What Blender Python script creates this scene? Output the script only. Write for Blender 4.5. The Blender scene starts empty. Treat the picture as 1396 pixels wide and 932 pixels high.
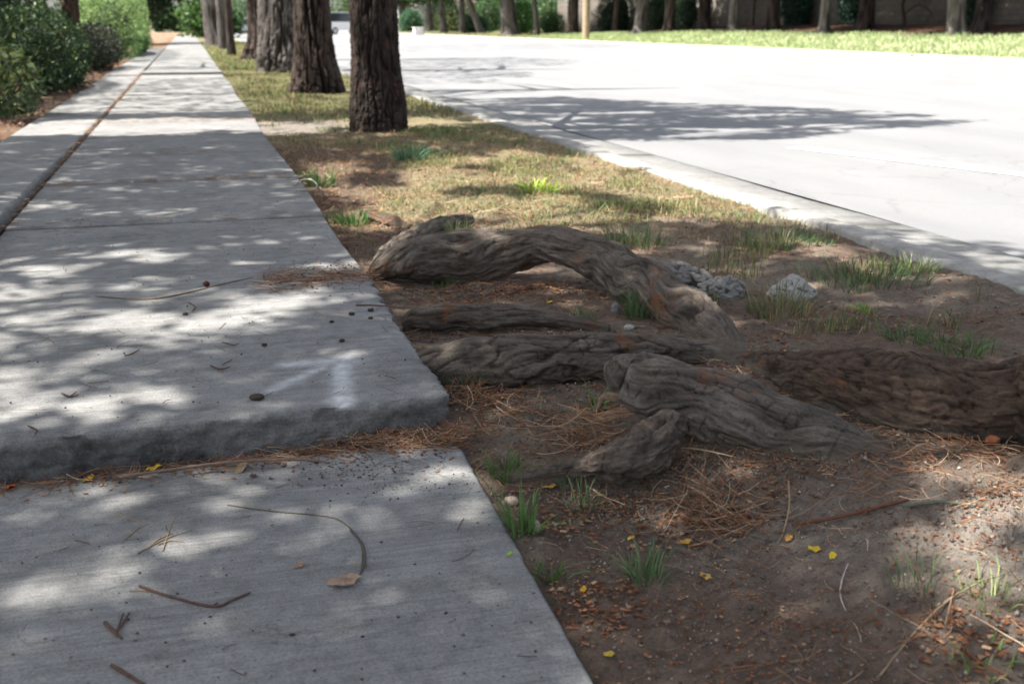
import bpy, math, random
import numpy as np
from mathutils import Vector, Matrix
random.seed(7); rng = np.random.default_rng(7)
sc = bpy.context.scene; COL = sc.collection
PI = math.pi
# ------------------------------------------------------------------ camera model (real camera, also used to survey points of the photo)
F, HZ, VX, CH = 1500.0, 33.0, 255.0, 0.90
TILT = math.atan((466-HZ)/F); YAW = math.atan((698-VX)/math.hypot(F, 466-HZ))
FW = np.array([math.sin(YAW)*math.cos(TILT), math.cos(YAW)*math.cos(TILT), -math.sin(TILT)])
RT = np.array([math.cos(YAW), -math.sin(YAW), 0.0])
UP = np.cross(RT, FW)
CAM = np.array([0, 0, CH])
def ray(x, y): return FW + (x-698)/F*RT - (y-466)/F*UP
def P(x, y, z=0.0):
    d = ray(x, y); return CAM + d*((z-CH)/d[2])
def azX(x, X):        # ground Y where the sight line through column x meets the line X = const
    d = ray(x, HZ); return d[1]/d[0]*X
cam = bpy.data.cameras.new('camera'); camo = bpy.data.objects.new('camera', cam); COL.objects.link(camo)
camo.matrix_world = Matrix(((RT[0], UP[0], -FW[0], 0), (RT[1], UP[1], -FW[1], 0), (RT[2], UP[2], -FW[2], CH), (0, 0, 0, 1)))
cam.sensor_width = 36; cam.lens = F/1396*36; cam.clip_start = .05; cam.clip_end = 6000
cam.dof.use_dof = True; cam.dof.focus_distance = 2.9; cam.dof.aperture_fstop = 4.5; cam.dof.aperture_blades = 7
sc.camera = camo
# ------------------------------------------------------------------ light
EL = math.radians(58); SH = np.array([1.0, -0.07]); SH /= np.linalg.norm(SH)   # ground direction the shadows run in
D = np.array([SH[0]*math.cos(EL), SH[1]*math.cos(EL), -math.sin(EL)])          # way the light travels
sun = bpy.data.lights.new('sun', 'SUN'); sun.energy = 5.0; sun.angle = math.radians(.53); sun.color = (1, .95, .87)
so = bpy.data.objects.new('sun', sun); COL.objects.link(so); so.rotation_euler = Vector(D).to_track_quat('-Z', 'Y').to_euler()
so.location = (-10, 2, 20)
w = bpy.data.worlds.new('World'); sc.world = w; w.use_nodes = True
nt = w.node_tree; sky = nt.nodes.new('ShaderNodeTexSky'); sky.sky_type = 'NISHITA'; sky.sun_disc = False
sky.sun_elevation = EL; sky.sun_rotation = math.atan2(-D[0], -D[1]); sky.air_density = 1.0; sky.dust_density = 2.5; sky.ozone_density = .8
bg = nt.nodes['Background']; bg.inputs['Strength'].default_value = .096; hs = nt.nodes.new('ShaderNodeHueSaturation'); hs.inputs['Saturation'].default_value = .46; nt.links.new(sky.outputs[0], hs.inputs['Color']); nt.links.new(hs.outputs[0], bg.inputs[0])
sc.view_settings.view_transform = 'Standard'; sc.view_settings.look = 'None'; sc.view_settings.exposure = 0
sc.cycles.film_exposure = 2.95
sc.cycles.use_denoising = True; sc.cycles.max_bounces = 6; sc.cycles.sample_clamp_indirect = 4
try: sc.cycles.denoiser = 'OPENIMAGEDENOISE'; sc.cycles.denoising_prefilter = 'ACCURATE'
except Exception: pass
# ------------------------------------------------------------------ numpy noise
_perm = rng.permutation(256); _perm = np.concatenate([_perm, _perm, _perm])
_g = rng.normal(size=(256, 3)); _g /= np.linalg.norm(_g, axis=1)[:, None]
def pn(x, y, z=0.0):
    x, y, z = np.broadcast_arrays(np.asarray(x, float), np.asarray(y, float), np.asarray(z, float))
    xi, yi, zi = np.floor(x).astype(int), np.floor(y).astype(int), np.floor(z).astype(int)
    xf, yf, zf = x-xi, y-yi, z-zi; xi &= 255; yi &= 255; zi &= 255
    f = lambda t: t*t*t*(t*(t*6-15)+10)
    u, v, ww = f(xf), f(yf), f(zf); out = 0
    for a in (0, 1):
        for b in (0, 1):
            for c in (0, 1):
                h = _perm[_perm[_perm[xi+a]+((yi+b) & 255)]+((zi+c) & 255)]
                g = _g[h]
                d = g[..., 0]*(xf-a)+g[..., 1]*(yf-b)+g[..., 2]*(zf-c)
                out = out + d*(u if a else 1-u)*(v if b else 1-v)*(ww if c else 1-ww)
    return out*1.5
def fbm(x, y, z=0.0, o=4, g=.5):
    s = 0; a = 1.0; k = 1.0
    for i in range(o):
        s = s + a*pn(np.asarray(x)*k+i*7.3, np.asarray(y)*k+i*3.1, np.asarray(z)*k); a *= g; k *= 2.03
    return s
def sstep(a, b, x):
    t = np.clip((np.asarray(x, float)-a)/(b-a), 0, 1); return t*t*(3-2*t)
# ------------------------------------------------------------------ mesh helpers
def mesh_obj(name, V, Fc, mat, parent=None, col=None, smooth=True, attrs=None):
    """V (n,3); Fc: (m,4)/(m,3) int array or list of such arrays."""
    me = bpy.data.meshes.new(name)
    V = np.asarray(V, np.float32)
    if isinstance(Fc, list) and len(Fc) and isinstance(Fc[0], np.ndarray): arrs = Fc
    else: arrs = [np.asarray(Fc, np.int32)]
    tot = np.concatenate([np.full(len(a), a.shape[1], np.int32) for a in arrs])
    li = np.concatenate([a.astype(np.int32).ravel() for a in arrs])
    st = np.concatenate([[0], np.cumsum(tot)[:-1]]).astype(np.int32)
    me.vertices.add(len(V)); me.vertices.foreach_set('co', V.ravel())
    me.loops.add(len(li)); me.loops.foreach_set('vertex_index', li)
    me.polygons.add(len(tot)); me.polygons.foreach_set('loop_start', st)
    try: me.polygons.foreach_set('loop_total', tot)
    except Exception: pass
    if smooth: me.polygons.foreach_set('use_smooth', np.ones(len(tot), bool))
    me.update(calc_edges=True); me.validate()
    if col is not None:
        c = np.ones((len(V), 4), np.float32); c[:, :3] = col
        a = me.color_attributes.new('Col', 'FLOAT_COLOR', 'POINT'); a.data.foreach_set('color', c.ravel())
    for k, v in (attrs or {}).items():
        a = me.attributes.new(k, 'FLOAT', 'POINT'); a.data.foreach_set('value', np.asarray(v, np.float32).ravel())
    if mat: me.materials.append(mat)
    o = bpy.data.objects.new(name, me); COL.objects.link(o)
    if parent: o.parent = parent
    return o
def grid_faces(nu, nv, wrap=False):
    i = np.arange(nu-1)[:, None]; j = np.arange(nv if wrap else nv-1)[None, :]; j2 = (j+1) % nv
    return np.stack([i*nv+j, (i+1)*nv+j, (i+1)*nv+j2, i*nv+j2], -1).reshape(-1, 4)
class MB:
    def __init__(s): s.v = []; s.f = {3: [], 4: []}; s.c = []; s.n = 0
    def add(s, V, Fc, c=None):
        V = np.asarray(V, float).reshape(-1, 3); Fc = np.asarray(Fc, int)
        if len(Fc): s.f[Fc.shape[1]].append(Fc+s.n)
        s.v.append(V); s.n += len(V)
        cc = np.ones((len(V), 3)); 
        if c is not None: cc[:] = c
        s.c.append(cc)
    def box(s, x0, x1, y0, y1, z0, z1, c=None):
        V = [(x, y, z) for x in (x0, x1) for y in (y0, y1) for z in (z0, z1)]
        s.add(V, [(0, 1, 3, 2), (4, 6, 7, 5), (0, 4, 5, 1), (2, 3, 7, 6), (0, 2, 6, 4), (1, 5, 7, 3)], c)
    def build(s, name, mat, parent=None, smooth=False, bevel=0, origin=None):
        V = np.concatenate(s.v)
        if origin is not None: V = V-np.asarray(origin)
        o = mesh_obj(name, V, [np.concatenate(a) for a in s.f.values() if a], mat, parent, np.concatenate(s.c), smooth)
        if bevel:
            m = o.modifiers.new('bevel', 'BEVEL'); m.width = bevel; m.segments = 2
        return o
def catmull(pts, n):
    p = np.asarray(pts, float); p = np.vstack([2*p[0]-p[1], p, 2*p[-1]-p[-2]])
    m = len(p)-3; t = np.linspace(0, m-1e-6, n); i = t.astype(int); f = (t-i)[:, None]
    a, b, c, d = p[i], p[i+1], p[i+2], p[i+3]
    return .5*((2*b)+(c-a)*f+(2*a-5*b+4*c-d)*f*f+(3*b-a-3*c+d)*f**3)
def frames(C):
    T = np.gradient(C, axis=0); T /= np.linalg.norm(T, axis=1)[:, None]+1e-12
    n = np.cross(T[0], [0, 0, 1.0]); n = n if np.linalg.norm(n) > .2 else np.cross(T[0], [0, 1.0, 0])
    n /= np.linalg.norm(n); N = []
    for t in T:
        n = n-t*np.dot(n, t); n /= np.linalg.norm(n); N.append(n)
    N = np.array(N); return T, N, np.cross(T, N)
def tube(pts, nu, nv, disp=None, cap=True):
    """pts: rows (x,y,z,r). disp(s, theta, r) -> radial offset."""
    A = catmull(pts, nu); C, r = A[:, :3], np.maximum(A[:, 3], .0008)
    T, N, B = frames(C); L = np.concatenate([[0], np.cumsum(np.linalg.norm(np.diff(C, axis=0), axis=1))])
    th = np.linspace(0, 2*PI, nv, endpoint=False)
    S, TH = np.meshgrid(L, th, indexing='ij'); RR = np.repeat(r[:, None], nv, 1)
    if disp is not None: RR = RR+disp(S, TH, RR)
    V = C[:, None]+RR[..., None]*(np.cos(TH)[..., None]*N[:, None]+np.sin(TH)[..., None]*B[:, None])
    Fq = grid_faces(nu, nv, True); V = V.reshape(-1, 3); fs = [Fq]
    if cap:
        V = np.vstack([V, C[0]-T[0]*r[0]*.35, C[-1]+T[-1]*r[-1]*.35]); j = np.arange(nv); b = (nu-1)*nv
        fs.append(np.vstack([np.stack([np.full(nv, nu*nv), j, (j+1) % nv], 1), np.stack([np.full(nv, nu*nv+1), b+(j+1) % nv, b+j], 1)]))
    return V, fs, (S, TH, RR)
def tag(o, label=None, cat=None, group=None, kind=None):
    if label: o['label'] = label
    if cat: o['category'] = cat
    if group: o['group'] = group
    if kind: o['kind'] = kind
    return o
def empty(name, loc, label, cat, group=None, rz=0):
    o = bpy.data.objects.new(name, None); COL.objects.link(o); o.location = loc; o.rotation_euler.z = rz
    o.empty_display_size = .1
    return tag(o, label, cat, group)
def struct(o): return tag(o, kind='structure')
def local(o, V): return np.asarray(V, float)-np.array(o.location)
# ------------------------------------------------------------------ materials
class NT:
    def __init__(s, name):
        s.m = bpy.data.materials.new(name); s.m.use_nodes = True; s.t = s.m.node_tree; s.b = s.t.nodes['Principled BSDF']
    def n(s, typ, **kw):
        x = s.t.nodes.new(typ)
        for k, v in kw.items():
            if k in x.inputs: x.inputs[k].default_value = v
            else: setattr(x, k, v)
        return x
    def l(s, a, b): s.t.links.new(a, b)
    def pos(s, scale=(1, 1, 1)):
        g = s.n('ShaderNodeNewGeometry'); m = s.n('ShaderNodeMapping'); m.inputs['Scale'].default_value = scale; s.l(g.outputs['Position'], m.inputs[0]); return m.outputs[0]
    def noise(s, vec, scale, detail=6, rough=.6, dist=0.0):
        x = s.n('ShaderNodeTexNoise', Scale=scale, Detail=detail, Roughness=rough, Distortion=dist); s.l(vec, x.inputs['Vector']); return x.outputs['Fac']
    def ramp(s, fac, stops):
        x = s.n('ShaderNodeValToRGB'); e = x.color_ramp.elements
        while len(e) < len(stops): e.new(.5)
        for k, (p_, c) in zip(e, stops): k.position = p_; k.color = (*c, 1) if not np.isscalar(c) else (c, c, c, 1)
        s.l(fac, x.inputs[0]); return x.outputs[0]
    def mix(s, fac, a, b, mode='MIX'):
        x = s.n('ShaderNodeMix', data_type='RGBA', blend_type=mode)
        for sock, v in ((x.inputs[0], fac), (x.inputs[6], a), (x.inputs[7], b)):
            if hasattr(v, 'links'): s.l(v, sock)
            else: sock.default_value = v if np.isscalar(v) else (*v, 1)
        return x.outputs[2]
    def math(s, op, a, b=0.0):
        x = s.n('ShaderNodeMath', operation=op)
        for sock, v in ((x.inputs[0], a), (x.inputs[1], b)):
            if hasattr(v, 'links'): s.l(v, sock)
            else: sock.default_value = v
        return x.outputs[0]
    def attr(s, name, what='Color'):
        x = s.n('ShaderNodeAttribute', attribute_name=name); return x.outputs[what]
    def bump(s, h, dist, strength=1.0):
        x = s.n('ShaderNodeBump', Strength=strength, Distance=dist); s.l(h, x.inputs['Height']); s.l(x.outputs[0], s.b.inputs['Normal']); return x
    def base(s, c): s.l(c, s.b.inputs['Base Color'])
    def rough(s, v, spec=.3): s.b.inputs['Roughness'].default_value = v; s.b.inputs['Specular IOR Level'].default_value = spec
def m_concrete(name, tone=(.232, .231, .227), broom=True, paint=False):
    t = NT(name); p = t.pos(); big = t.noise(p, 2.3, 5); mid = t.noise(p, 17, 8, .7); fine = t.noise(p, 210, 5, .8)
    c = t.ramp(big, [(.3, tuple(v*.8 for v in tone)), (.7, tuple(v*1.14 for v in tone))])
    c = t.mix(.55, c, t.ramp(mid, [(.3, .55), (.5, .98), (.75, 1.2)]), 'MULTIPLY')
    c = t.mix(.65, c, t.ramp(fine, [(.34, .35), (.5, 1.0), (.68, 1.45)]), 'MULTIPLY')
    h = t.math('MULTIPLY', fine, .5)
    if broom:
        br = t.noise(t.pos((3.0, 150, 150)), 1.0, 4, .7); br2 = t.noise(t.pos((1.2, 38, 38)), 1.0, 4, .65)
        c = t.mix(.55, c, t.ramp(br, [(.3, .6), (.55, 1.04), (.75, 1.18)]), 'MULTIPLY')
        c = t.mix(.5, c, t.ramp(br2, [(.3, .68), (.5, 1.0), (.72, 1.2)]), 'MULTIPLY')
        h = t.math('ADD', h, t.math('ADD', br, br2))
    pit = t.n('ShaderNodeTexVoronoi', Scale=46.0); t.l(p, pit.inputs['Vector'])
    c = t.mix(.8, c, t.ramp(pit.outputs['Distance'], [(.05, .35), (.12, 1.0)]), 'MULTIPLY')
    wv = t.n('ShaderNodeVectorMath', operation='ADD'); wn = t.n('ShaderNodeTexNoise', Scale=3.0, Detail=6.0); t.l(p, wn.inputs['Vector']); t.l(p, wv.inputs[0]); t.l(wn.outputs['Color'], wv.inputs[1]); ck = t.n('ShaderNodeTexVoronoi', Scale=.8, feature='DISTANCE_TO_EDGE'); t.l(wv.outputs[0], ck.inputs['Vector'])
    c = t.mix(t.ramp(big, [(.42, 0.0), (.6, .7)]), c, t.ramp(ck.outputs['Distance'], [(.0015, .3), (.004, 1.0)]), 'MULTIPLY')
    sc_ = t.noise(t.pos((1.0, 1.6, 1.0)), 6.5, 9, .78, .8); c = t.mix(.75, c, t.ramp(sc_, [(.34, .62), (.5, 1.0), (.7, 1.10)]), 'MULTIPLY')
    st = t.attr('stain', 'Fac'); gr = t.noise(p, 95, 5, .75); c = t.mix(st, c, t.ramp(t.math('ADD', t.math('MULTIPLY', mid, .45), t.math('MULTIPLY', gr, .55)), [(.36, (.012, .011, .010)), (.5, (.045, .043, .040)), (.66, (.15, .145, .135))]))
    if paint: c = t.mix(t.math('MULTIPLY', t.attr('paint', 'Fac'), t.ramp(mid, [(.25, .5), (.6, 1.0)])), c, (.92, .94, .97))
    t.base(c); t.rough(.88); t.bump(h, .0022, .9); return t.m
def m_bark(name, dark, light, rust, amt=.5, gst=.24, gsc=95.0):
    t = NT(name); p = t.pos(); cav = t.attr('cav', 'Fac')
    gv = t.n('ShaderNodeCombineXYZ'); t.l(t.math('MULTIPLY', t.attr('gs', 'Fac'), gst), gv.inputs[0]); t.l(t.attr('gy', 'Fac'), gv.inputs[1]); t.l(t.attr('gz', 'Fac'), gv.inputs[2])
    n1 = t.noise(p, 9, 6, .65); n2 = t.noise(gv.outputs[0], gsc, 9, .74, .12); n3 = t.noise(p, 5.0, 4, .6, .6); n4 = t.noise(p, 150, 6, .75)
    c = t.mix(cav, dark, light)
    c = t.mix(.75, c, t.ramp(n2, [(.30, .42), (.48, .92), (.70, 1.4)]), 'MULTIPLY')
    c = t.mix(.5, c, t.ramp(n4, [(.3, .5), (.5, 1.0), (.7, 1.5)]), 'MULTIPLY')
    c = t.mix(t.math('MULTIPLY', t.ramp(t.math('ADD', n3, t.math('MULTIPLY', t.math('SUBTRACT', n2, .5), .5)), [(.60, 0), (.68, 1)]), amt), c, rust)
    c = t.mix(.6, c, t.ramp(n1, [(.3, .6), (.7, 1.25)]), 'MULTIPLY')
    d = t.attr('dust_sun', 'Fac'); c = t.mix(d, c, (.15, .125, .10))
    t.base(c); t.rough(.92, .2); t.bump(t.math('ADD', t.math('MULTIPLY', n2, 1.5), t.math('MULTIPLY', n4, .45)), .008, 1.0); return t.m
def m_attr(name, rough=.8, spec=.25, var=.5, scale=60, transl=0.0, bump=0.0):
    t = NT(name); c = t.attr('Col'); p = t.pos()
    if var: c = t.mix(var, c, t.ramp(t.noise(p, scale, 5, .7), [(.28, .45), (.5, 1.0), (.75, 1.45)]), 'MULTIPLY')
    t.base(c); t.rough(rough, spec)
    if bump: t.bump(t.noise(p, scale, 6, .7), bump)
    if transl:
        tr = t.n('ShaderNodeBsdfTranslucent'); t.l(c, tr.inputs[0]); mx = t.n('ShaderNodeMixShader', Fac=transl)
        out = t.t.nodes['Material Output']; t.l(t.b.outputs[0], mx.inputs[1]); t.l(tr.outputs[0], mx.inputs[2]); t.l(mx.outputs[0], out.inputs[0])
    return t.m
def m_soil():
    t = NT('soil'); p = t.pos(); c = t.attr('Col')
    n1 = t.noise(p, 34, 9, .8); n2 = t.noise(p, 170, 6, .8); n3 = t.noise(p, 6, 6, .7)
    c = t.mix(.8, c, t.ramp(n1, [(.3, .45), (.5, .95), (.72, 1.5)]), 'MULTIPLY')
    c = t.mix(.6, c, t.ramp(n2, [(.3, .4), (.5, 1.0), (.7, 1.6)]), 'MULTIPLY')
    c = t.mix(.5, c, t.ramp(n3, [(.3, .65), (.7, 1.3)]), 'MULTIPLY')
    t.base(c); t.rough(.95, .15); t.bump(t.math('ADD', t.math('MULTIPLY', n1, 2.0), n2), .016, 1.0); return t.m
def m_plain(name, c, rough=.6, spec=.4, var=.25, scale=8, metal=0, bump=0.0):
    t = NT(name); p = t.pos(); n = t.noise(p, scale, 6, .65)
    t.base(t.mix(1.0, t.ramp(n, [(.3, 1-var), (.7, 1+var)]), c, 'MULTIPLY')); t.rough(rough, spec); t.b.inputs['Metallic'].default_value = metal
    if bump: t.bump(n, bump)
    return t.m
def m_road():
    t = NT('asphalt'); p = t.pos(); a = t.noise(t.pos((1, .25, 1)), 1.4, 5); b = t.noise(p, 140, 4, .8)
    c = t.ramp(a, [(.3, (.185, .187, .193)), (.7, (.222, .224, .228))])
    c = t.mix(.5, c, t.ramp(b, [(.3, .6), (.7, 1.3)]), 'MULTIPLY')
    v = t.n('ShaderNodeTexVoronoi', Scale=.55, feature='DISTANCE_TO_EDGE'); q = t.n('ShaderNodeVectorMath', operation='ADD'); 
    nn = t.n('ShaderNodeTexNoise', Scale=1.5, Detail=4.0); t.l(p, nn.inputs['Vector']); t.l(p, q.inputs[0]); t.l(nn.outputs['Color'], q.inputs[1]); t.l(q.outputs[0], v.inputs['Vector'])
    c = t.mix(.5, c, t.ramp(v.outputs['Distance'], [(.003, .75), (.010, 1.0)]), 'MULTIPLY')
    t.base(c); t.rough(.85); t.bump(b, .004); return t.m
def m_block():
    t = NT('block_wall'); g = t.n('ShaderNodeNewGeometry'); sx = t.n('ShaderNodeSeparateXYZ'); t.l(g.outputs['Position'], sx.inputs[0]); cx = t.n('ShaderNodeCombineXYZ')
    t.l(sx.outputs['Y'], cx.inputs['X']); t.l(sx.outputs['Z'], cx.inputs['Y'])
    b = t.n('ShaderNodeTexBrick', Scale=1.0); b.inputs['Brick Width'].default_value = .4; b.inputs['Row Height'].default_value = .2; b.inputs['Mortar Size'].default_value = .008
    b.inputs['Color1'].default_value = (.115, .10, .085, 1); b.inputs['Color2'].default_value = (.145, .125, .108, 1); b.inputs['Mortar'].default_value = (.08, .073, .066, 1); t.l(cx.outputs[0], b.inputs[0])
    t.base(t.mix(.5, b.outputs['Color'], t.ramp(t.noise(t.pos(), 2, 6), [(.3, .6), (.7, 1.2)]), 'MULTIPLY')); t.rough(.9); t.bump(b.outputs['Fac'], -.01); return t.m
M_walk = m_concrete('concrete'); M_raised = m_concrete('concrete_painted', paint=True); M_kerb = m_concrete('kerb_concrete', (.28, .275, .262), broom=False)
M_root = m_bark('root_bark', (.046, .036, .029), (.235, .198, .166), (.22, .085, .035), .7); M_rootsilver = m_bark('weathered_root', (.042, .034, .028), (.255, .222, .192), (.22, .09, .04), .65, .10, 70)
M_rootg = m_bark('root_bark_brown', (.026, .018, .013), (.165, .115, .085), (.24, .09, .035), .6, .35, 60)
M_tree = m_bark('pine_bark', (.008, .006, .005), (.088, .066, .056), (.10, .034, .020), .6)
M_rootmud = m_bark('soil_caked_bark', (.06, .046, .037), (.20, .162, .135), (.15, .08, .045), .3); M_twigtan = m_bark('tan_bark', (.12, .08, .05), (.34, .25, .17), (.3, .16, .08), .2)
M_tree2 = m_bark('grey_bark', (.035, .030, .027), (.17, .152, .14), (.12, .08, .055), .3)
M_soil = m_soil(); M_leaf = m_attr('foliage', .55, .35, .35, 30, .3); M_gloss = m_attr('glossy_foliage', .28, .6, .3, 30, .2); M_grass = m_attr('grass_blades', .6, .3, .25, 40, .3)
M_litter = m_attr('dry_litter', .8, .2, .4, 150); M_twig = m_attr('twig_bark', .85, .2, .5, 220, 0, .001); M_rock = m_attr('stone', .9, .2, .6, 70, 0, .006)
M_road = m_road(); M_line = m_plain('road_paint', (.8, .8, .78), .7, .3, .08, 20); M_block = m_block()
M_white = m_plain('white_stucco', (.75, .74, .72), .8, .3, .08, 3); M_roof = m_plain('roof_shingle', (.16, .12, .10), .85, .2, .3, 6); M_glass = m_plain('dark_glass', (.03, .035, .04), .08, .6, .05, 2)
M_wood = m_plain('weathered_pole', (.33, .26, .18), .85, .2, .35, 12); M_silver = m_plain('silver_paint', (.5, .51, .53), .3, .5, .04, 2, .3); M_carw = m_plain('white_paint', (.78, .78, .78), .3, .5, .03, 2)
M_rub = m_plain('rubber', (.02, .02, .02), .8, .3, .2, 20); M_alu = m_plain('alloy', (.5, .5, .5), .35, .5, .1, 20, .8); M_lamp = m_plain('lamp_lens', (.7, .68, .62), .15, .6, .05, 20); M_red = m_plain('red_lens', (.35, .02, .02), .2, .6, .05, 20)
M_green = m_plain('dark_door', (.10, .13, .12), .5, .4, .1, 5)
# ------------------------------------------------------------------ ground: big sheet, terrain of the verge, banks
XE = .57            # pavement's right edge
def edgeX(y):       # gentle wander of the pavement's right edge
    return .575+.012*np.sin(np.asarray(y)*1.1+.5)+.018*np.exp(-((np.asarray(y)-4.0)/.5)**2)-.036*np.clip(2.42-np.asarray(y), 0, 4)
def gz(x, y):       # height of the verge soil
    x = np.asarray(x, float); y = np.asarray(y, float)
    u = np.clip((x-.57)/2.1, 0, 1)
    z = -.085+.075*u**1.2
    z = z-.035*sstep(2.7, 2.2, y)*sstep(1.3, .6, x)
    z = z+.05*sstep(5.5, 8, y)*sstep(2.6, .6, x)
    z = z+.07*np.exp(-(((x-1.5)/.35)**2+((y-1.55)/.45)**2))          # soil heaped against the big tree
    z = z+.05*np.exp(-(((x-1.25)/.5)**2+((y-2.35)/.35)**2))
    z = z-.03*np.exp(-(((x-.95)/.25)**2+((y-1.7)/.3)**2))
    z = z+.022*fbm(x*2.2, y*2.2, 1.3, 3)
    return z
def gzf(x, y): return gz(x, y)+.010*fbm(np.asarray(x)*16, np.asarray(y)*16, .7, 4, .6)
V = np.array([(-3000, -60, -.22), (3000, -60, -.22), (3000, 4000, -.22), (-3000, 4000, -.22)])
struct(mesh_obj('ground', V, np.array([(0, 1, 2, 3)]), M_soil, None, (.16, .15, .09), False))
def sheet(name, xs, ys, zf, colf, mat):
    X, Y = np.meshgrid(xs, ys, indexing='ij'); Z = zf(X, Y); C = colf(X, Y)
    return struct(mesh_obj(name, np.stack([X, Y, Z], -1).reshape(-1, 3), grid_faces(len(xs), len(ys)), mat, None, C.reshape(-1, 3)))
def verge_col(X, Y):
    soil = np.array([.295, .240, .190]); dust_sun = np.array([.50, .44, .38]); lit = np.array([.255, .180, .135]); dry = np.array([.30, .255, .15])
    a = sstep(-.25, .35, fbm(X*2.6, Y*2.6, 4.4, 4))[..., None]
    c = soil*(1-a*.75)+lit*a*.75
    b = sstep(4.6, 5.6, Y+.5*fbm(X*1.2, Y*1.2, 8, 3))[..., None]
    bare = sstep(1.35, .75, X+.8*fbm(X*1.4, Y*.8, 7.7, 3))[..., None]*sstep(9.6, 8.5, Y)[..., None]; c = c*(1-b)+((dry*.85+lit*.22)*(1-bare)+lit*.8*bare)*b
    k = (np.exp(-(((X-1.40)/.22)**2+((Y-1.48)/.25)**2)))[..., None]; c = c*(1-k*.9)+dust_sun*k*.9  # pale mound: dust, with its patch of sunlight put into the colour
    k2 = (np.exp(-(((X-1.15)/.3)**2+((Y-1.75)/.2)**2)))[..., None]; c = c*(1-k2*.35)+dust_sun*k2*.35
    g = sstep(10, 14, Y)[..., None]; c = c*(1-g)+np.array([.16, .15, .07])*g
    c = c*1.0; k3 = (sstep(9.6, 10.2, Y)*sstep(11.6, 11.0, Y)*sstep(1.6, 1.1, X))[..., None]; c = c*(1-k3)+dust_sun*.62*k3  # sunlit strip by the nearest pine painted into the soil colour
    return c
ys = np.concatenate([np.arange(-2.5, 1.0, .06), np.arange(1.0, 3.6, .0115), np.arange(3.6, 6.5, .025), np.arange(6.5, 14, .08), np.arange(14, 60, .5), np.arange(60, 141, 5)])
xs = np.concatenate([np.arange(.42, 2.3, .0125), np.arange(2.3, 2.80, .03)])
sheet('verge_soil', xs, ys, lambda X, Y: gzf(X, Y)-.22*sstep(.525, .45, X), verge_col, M_soil)
def yard_col(X, Y):
    a = sstep(-.2, .3, fbm(X*1.5, Y*1.5, 2, 4))[..., None]; return np.array([.26, .19, .13])*(1-a)+np.array([.20, .12, .075])*a
sheet('yard', np.concatenate([np.arange(-60, -4, 4), np.arange(-4, -.8, .1)]), np.concatenate([np.arange(-3, 30, .15), np.arange(30, 141, 3)]),
      lambda X, Y: -.03+.02*fbm(X*2, Y*2, 5, 3)-.0*X, yard_col, M_soil)
ZR = -.03
struct(mesh_obj('road', np.array([(3.255, -60, ZR), (20.0, -60, ZR), (20.0, 420, ZR), (3.255, 420, ZR)]), np.array([(0, 1, 2, 3)]), M_road, smooth=False))
struct(mesh_obj('lane_line', np.array([(5.86, 3.2, ZR+.005), (6.0, 3.2, ZR+.005), (4.56, 7.75, ZR+.005), (4.42, 7.75, ZR+.005)]), np.array([(0, 1, 2, 3)]), M_line, smooth=False))
# kerbs with gutter pans: profile swept along Y
def kerb(name, x0, s, zt):
    prof = [(0, -.25), (0, zt-.01), (.01, zt), (.125, zt-.003), (.145, zt-.010), (.158, ZR+.020), (.175, ZR+.014), (.475, ZR+.007), (.487, ZR-.022), (.54, ZR-.028)]
    yy = np.concatenate([np.arange(-4, 30, .12), np.arange(30, 421, 10)])
    V = []
    for i, (px, pz) in enumerate(prof):
        for y in yy: V.append((x0+s*(px+.006*math.sin(y*3.1+px)*(y < 30)), y, pz+.004*math.sin(y*1.7+i*.2)*(y < 30)))
    V = np.array(V); st = .0+.55*sstep(.1, .5, fbm(V[:, 0]*3, V[:, 1]*3, 2, 3))*.6
    cr = (np.abs((V[:, 1]/3.0) % 1-.5) < .012)*.8
    return struct(mesh_obj(name, V, grid_faces(len(prof), len(yy)), M_kerb, attrs={'stain': np.clip(st*.35+cr+np.repeat(np.array([0]*8+[.9, 1.0]), len(yy))*sstep(-.5, .2, fbm(V[:, 1]*2, V[:, 0], 7, 3)), 0, 1)}))
kerb('kerb', 2.74, 1, .014); kerb('kerb', 20.3, -1, .07)
def bank_z(X, Y):
    k = 1-.82*sstep(45, 85, Y); return (.06+.48*sstep(20.2, 23.6, X)+.34*sstep(23.6, 27.5, X))*k+.04*fbm(X*.6, Y*.6, 1, 3)*sstep(20.3, 21, X)
def bank_col(X, Y):
    g = sstep(23.0, 24.1, X+.5*fbm(X*.5, Y*.5, 3, 3))[..., None]; k = sstep(60, 90, Y)[..., None]
    n = fbm(X*1.3, Y*1.3, 9, 3)[..., None]
    c = (np.array([.38, .39, .24])+n*.08)*(1-g)+np.array([.085, .045, .03])*g
    return c*(1-k)+np.array([.22, .22, .10])*k
sheet('grass_bank', np.concatenate([np.arange(20.27, 30, .25), np.arange(30, 90, 6)]), np.concatenate([np.arange(4, 70, .4), np.arange(70, 420, 6)]), bank_z, bank_col, M_soil)
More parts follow.
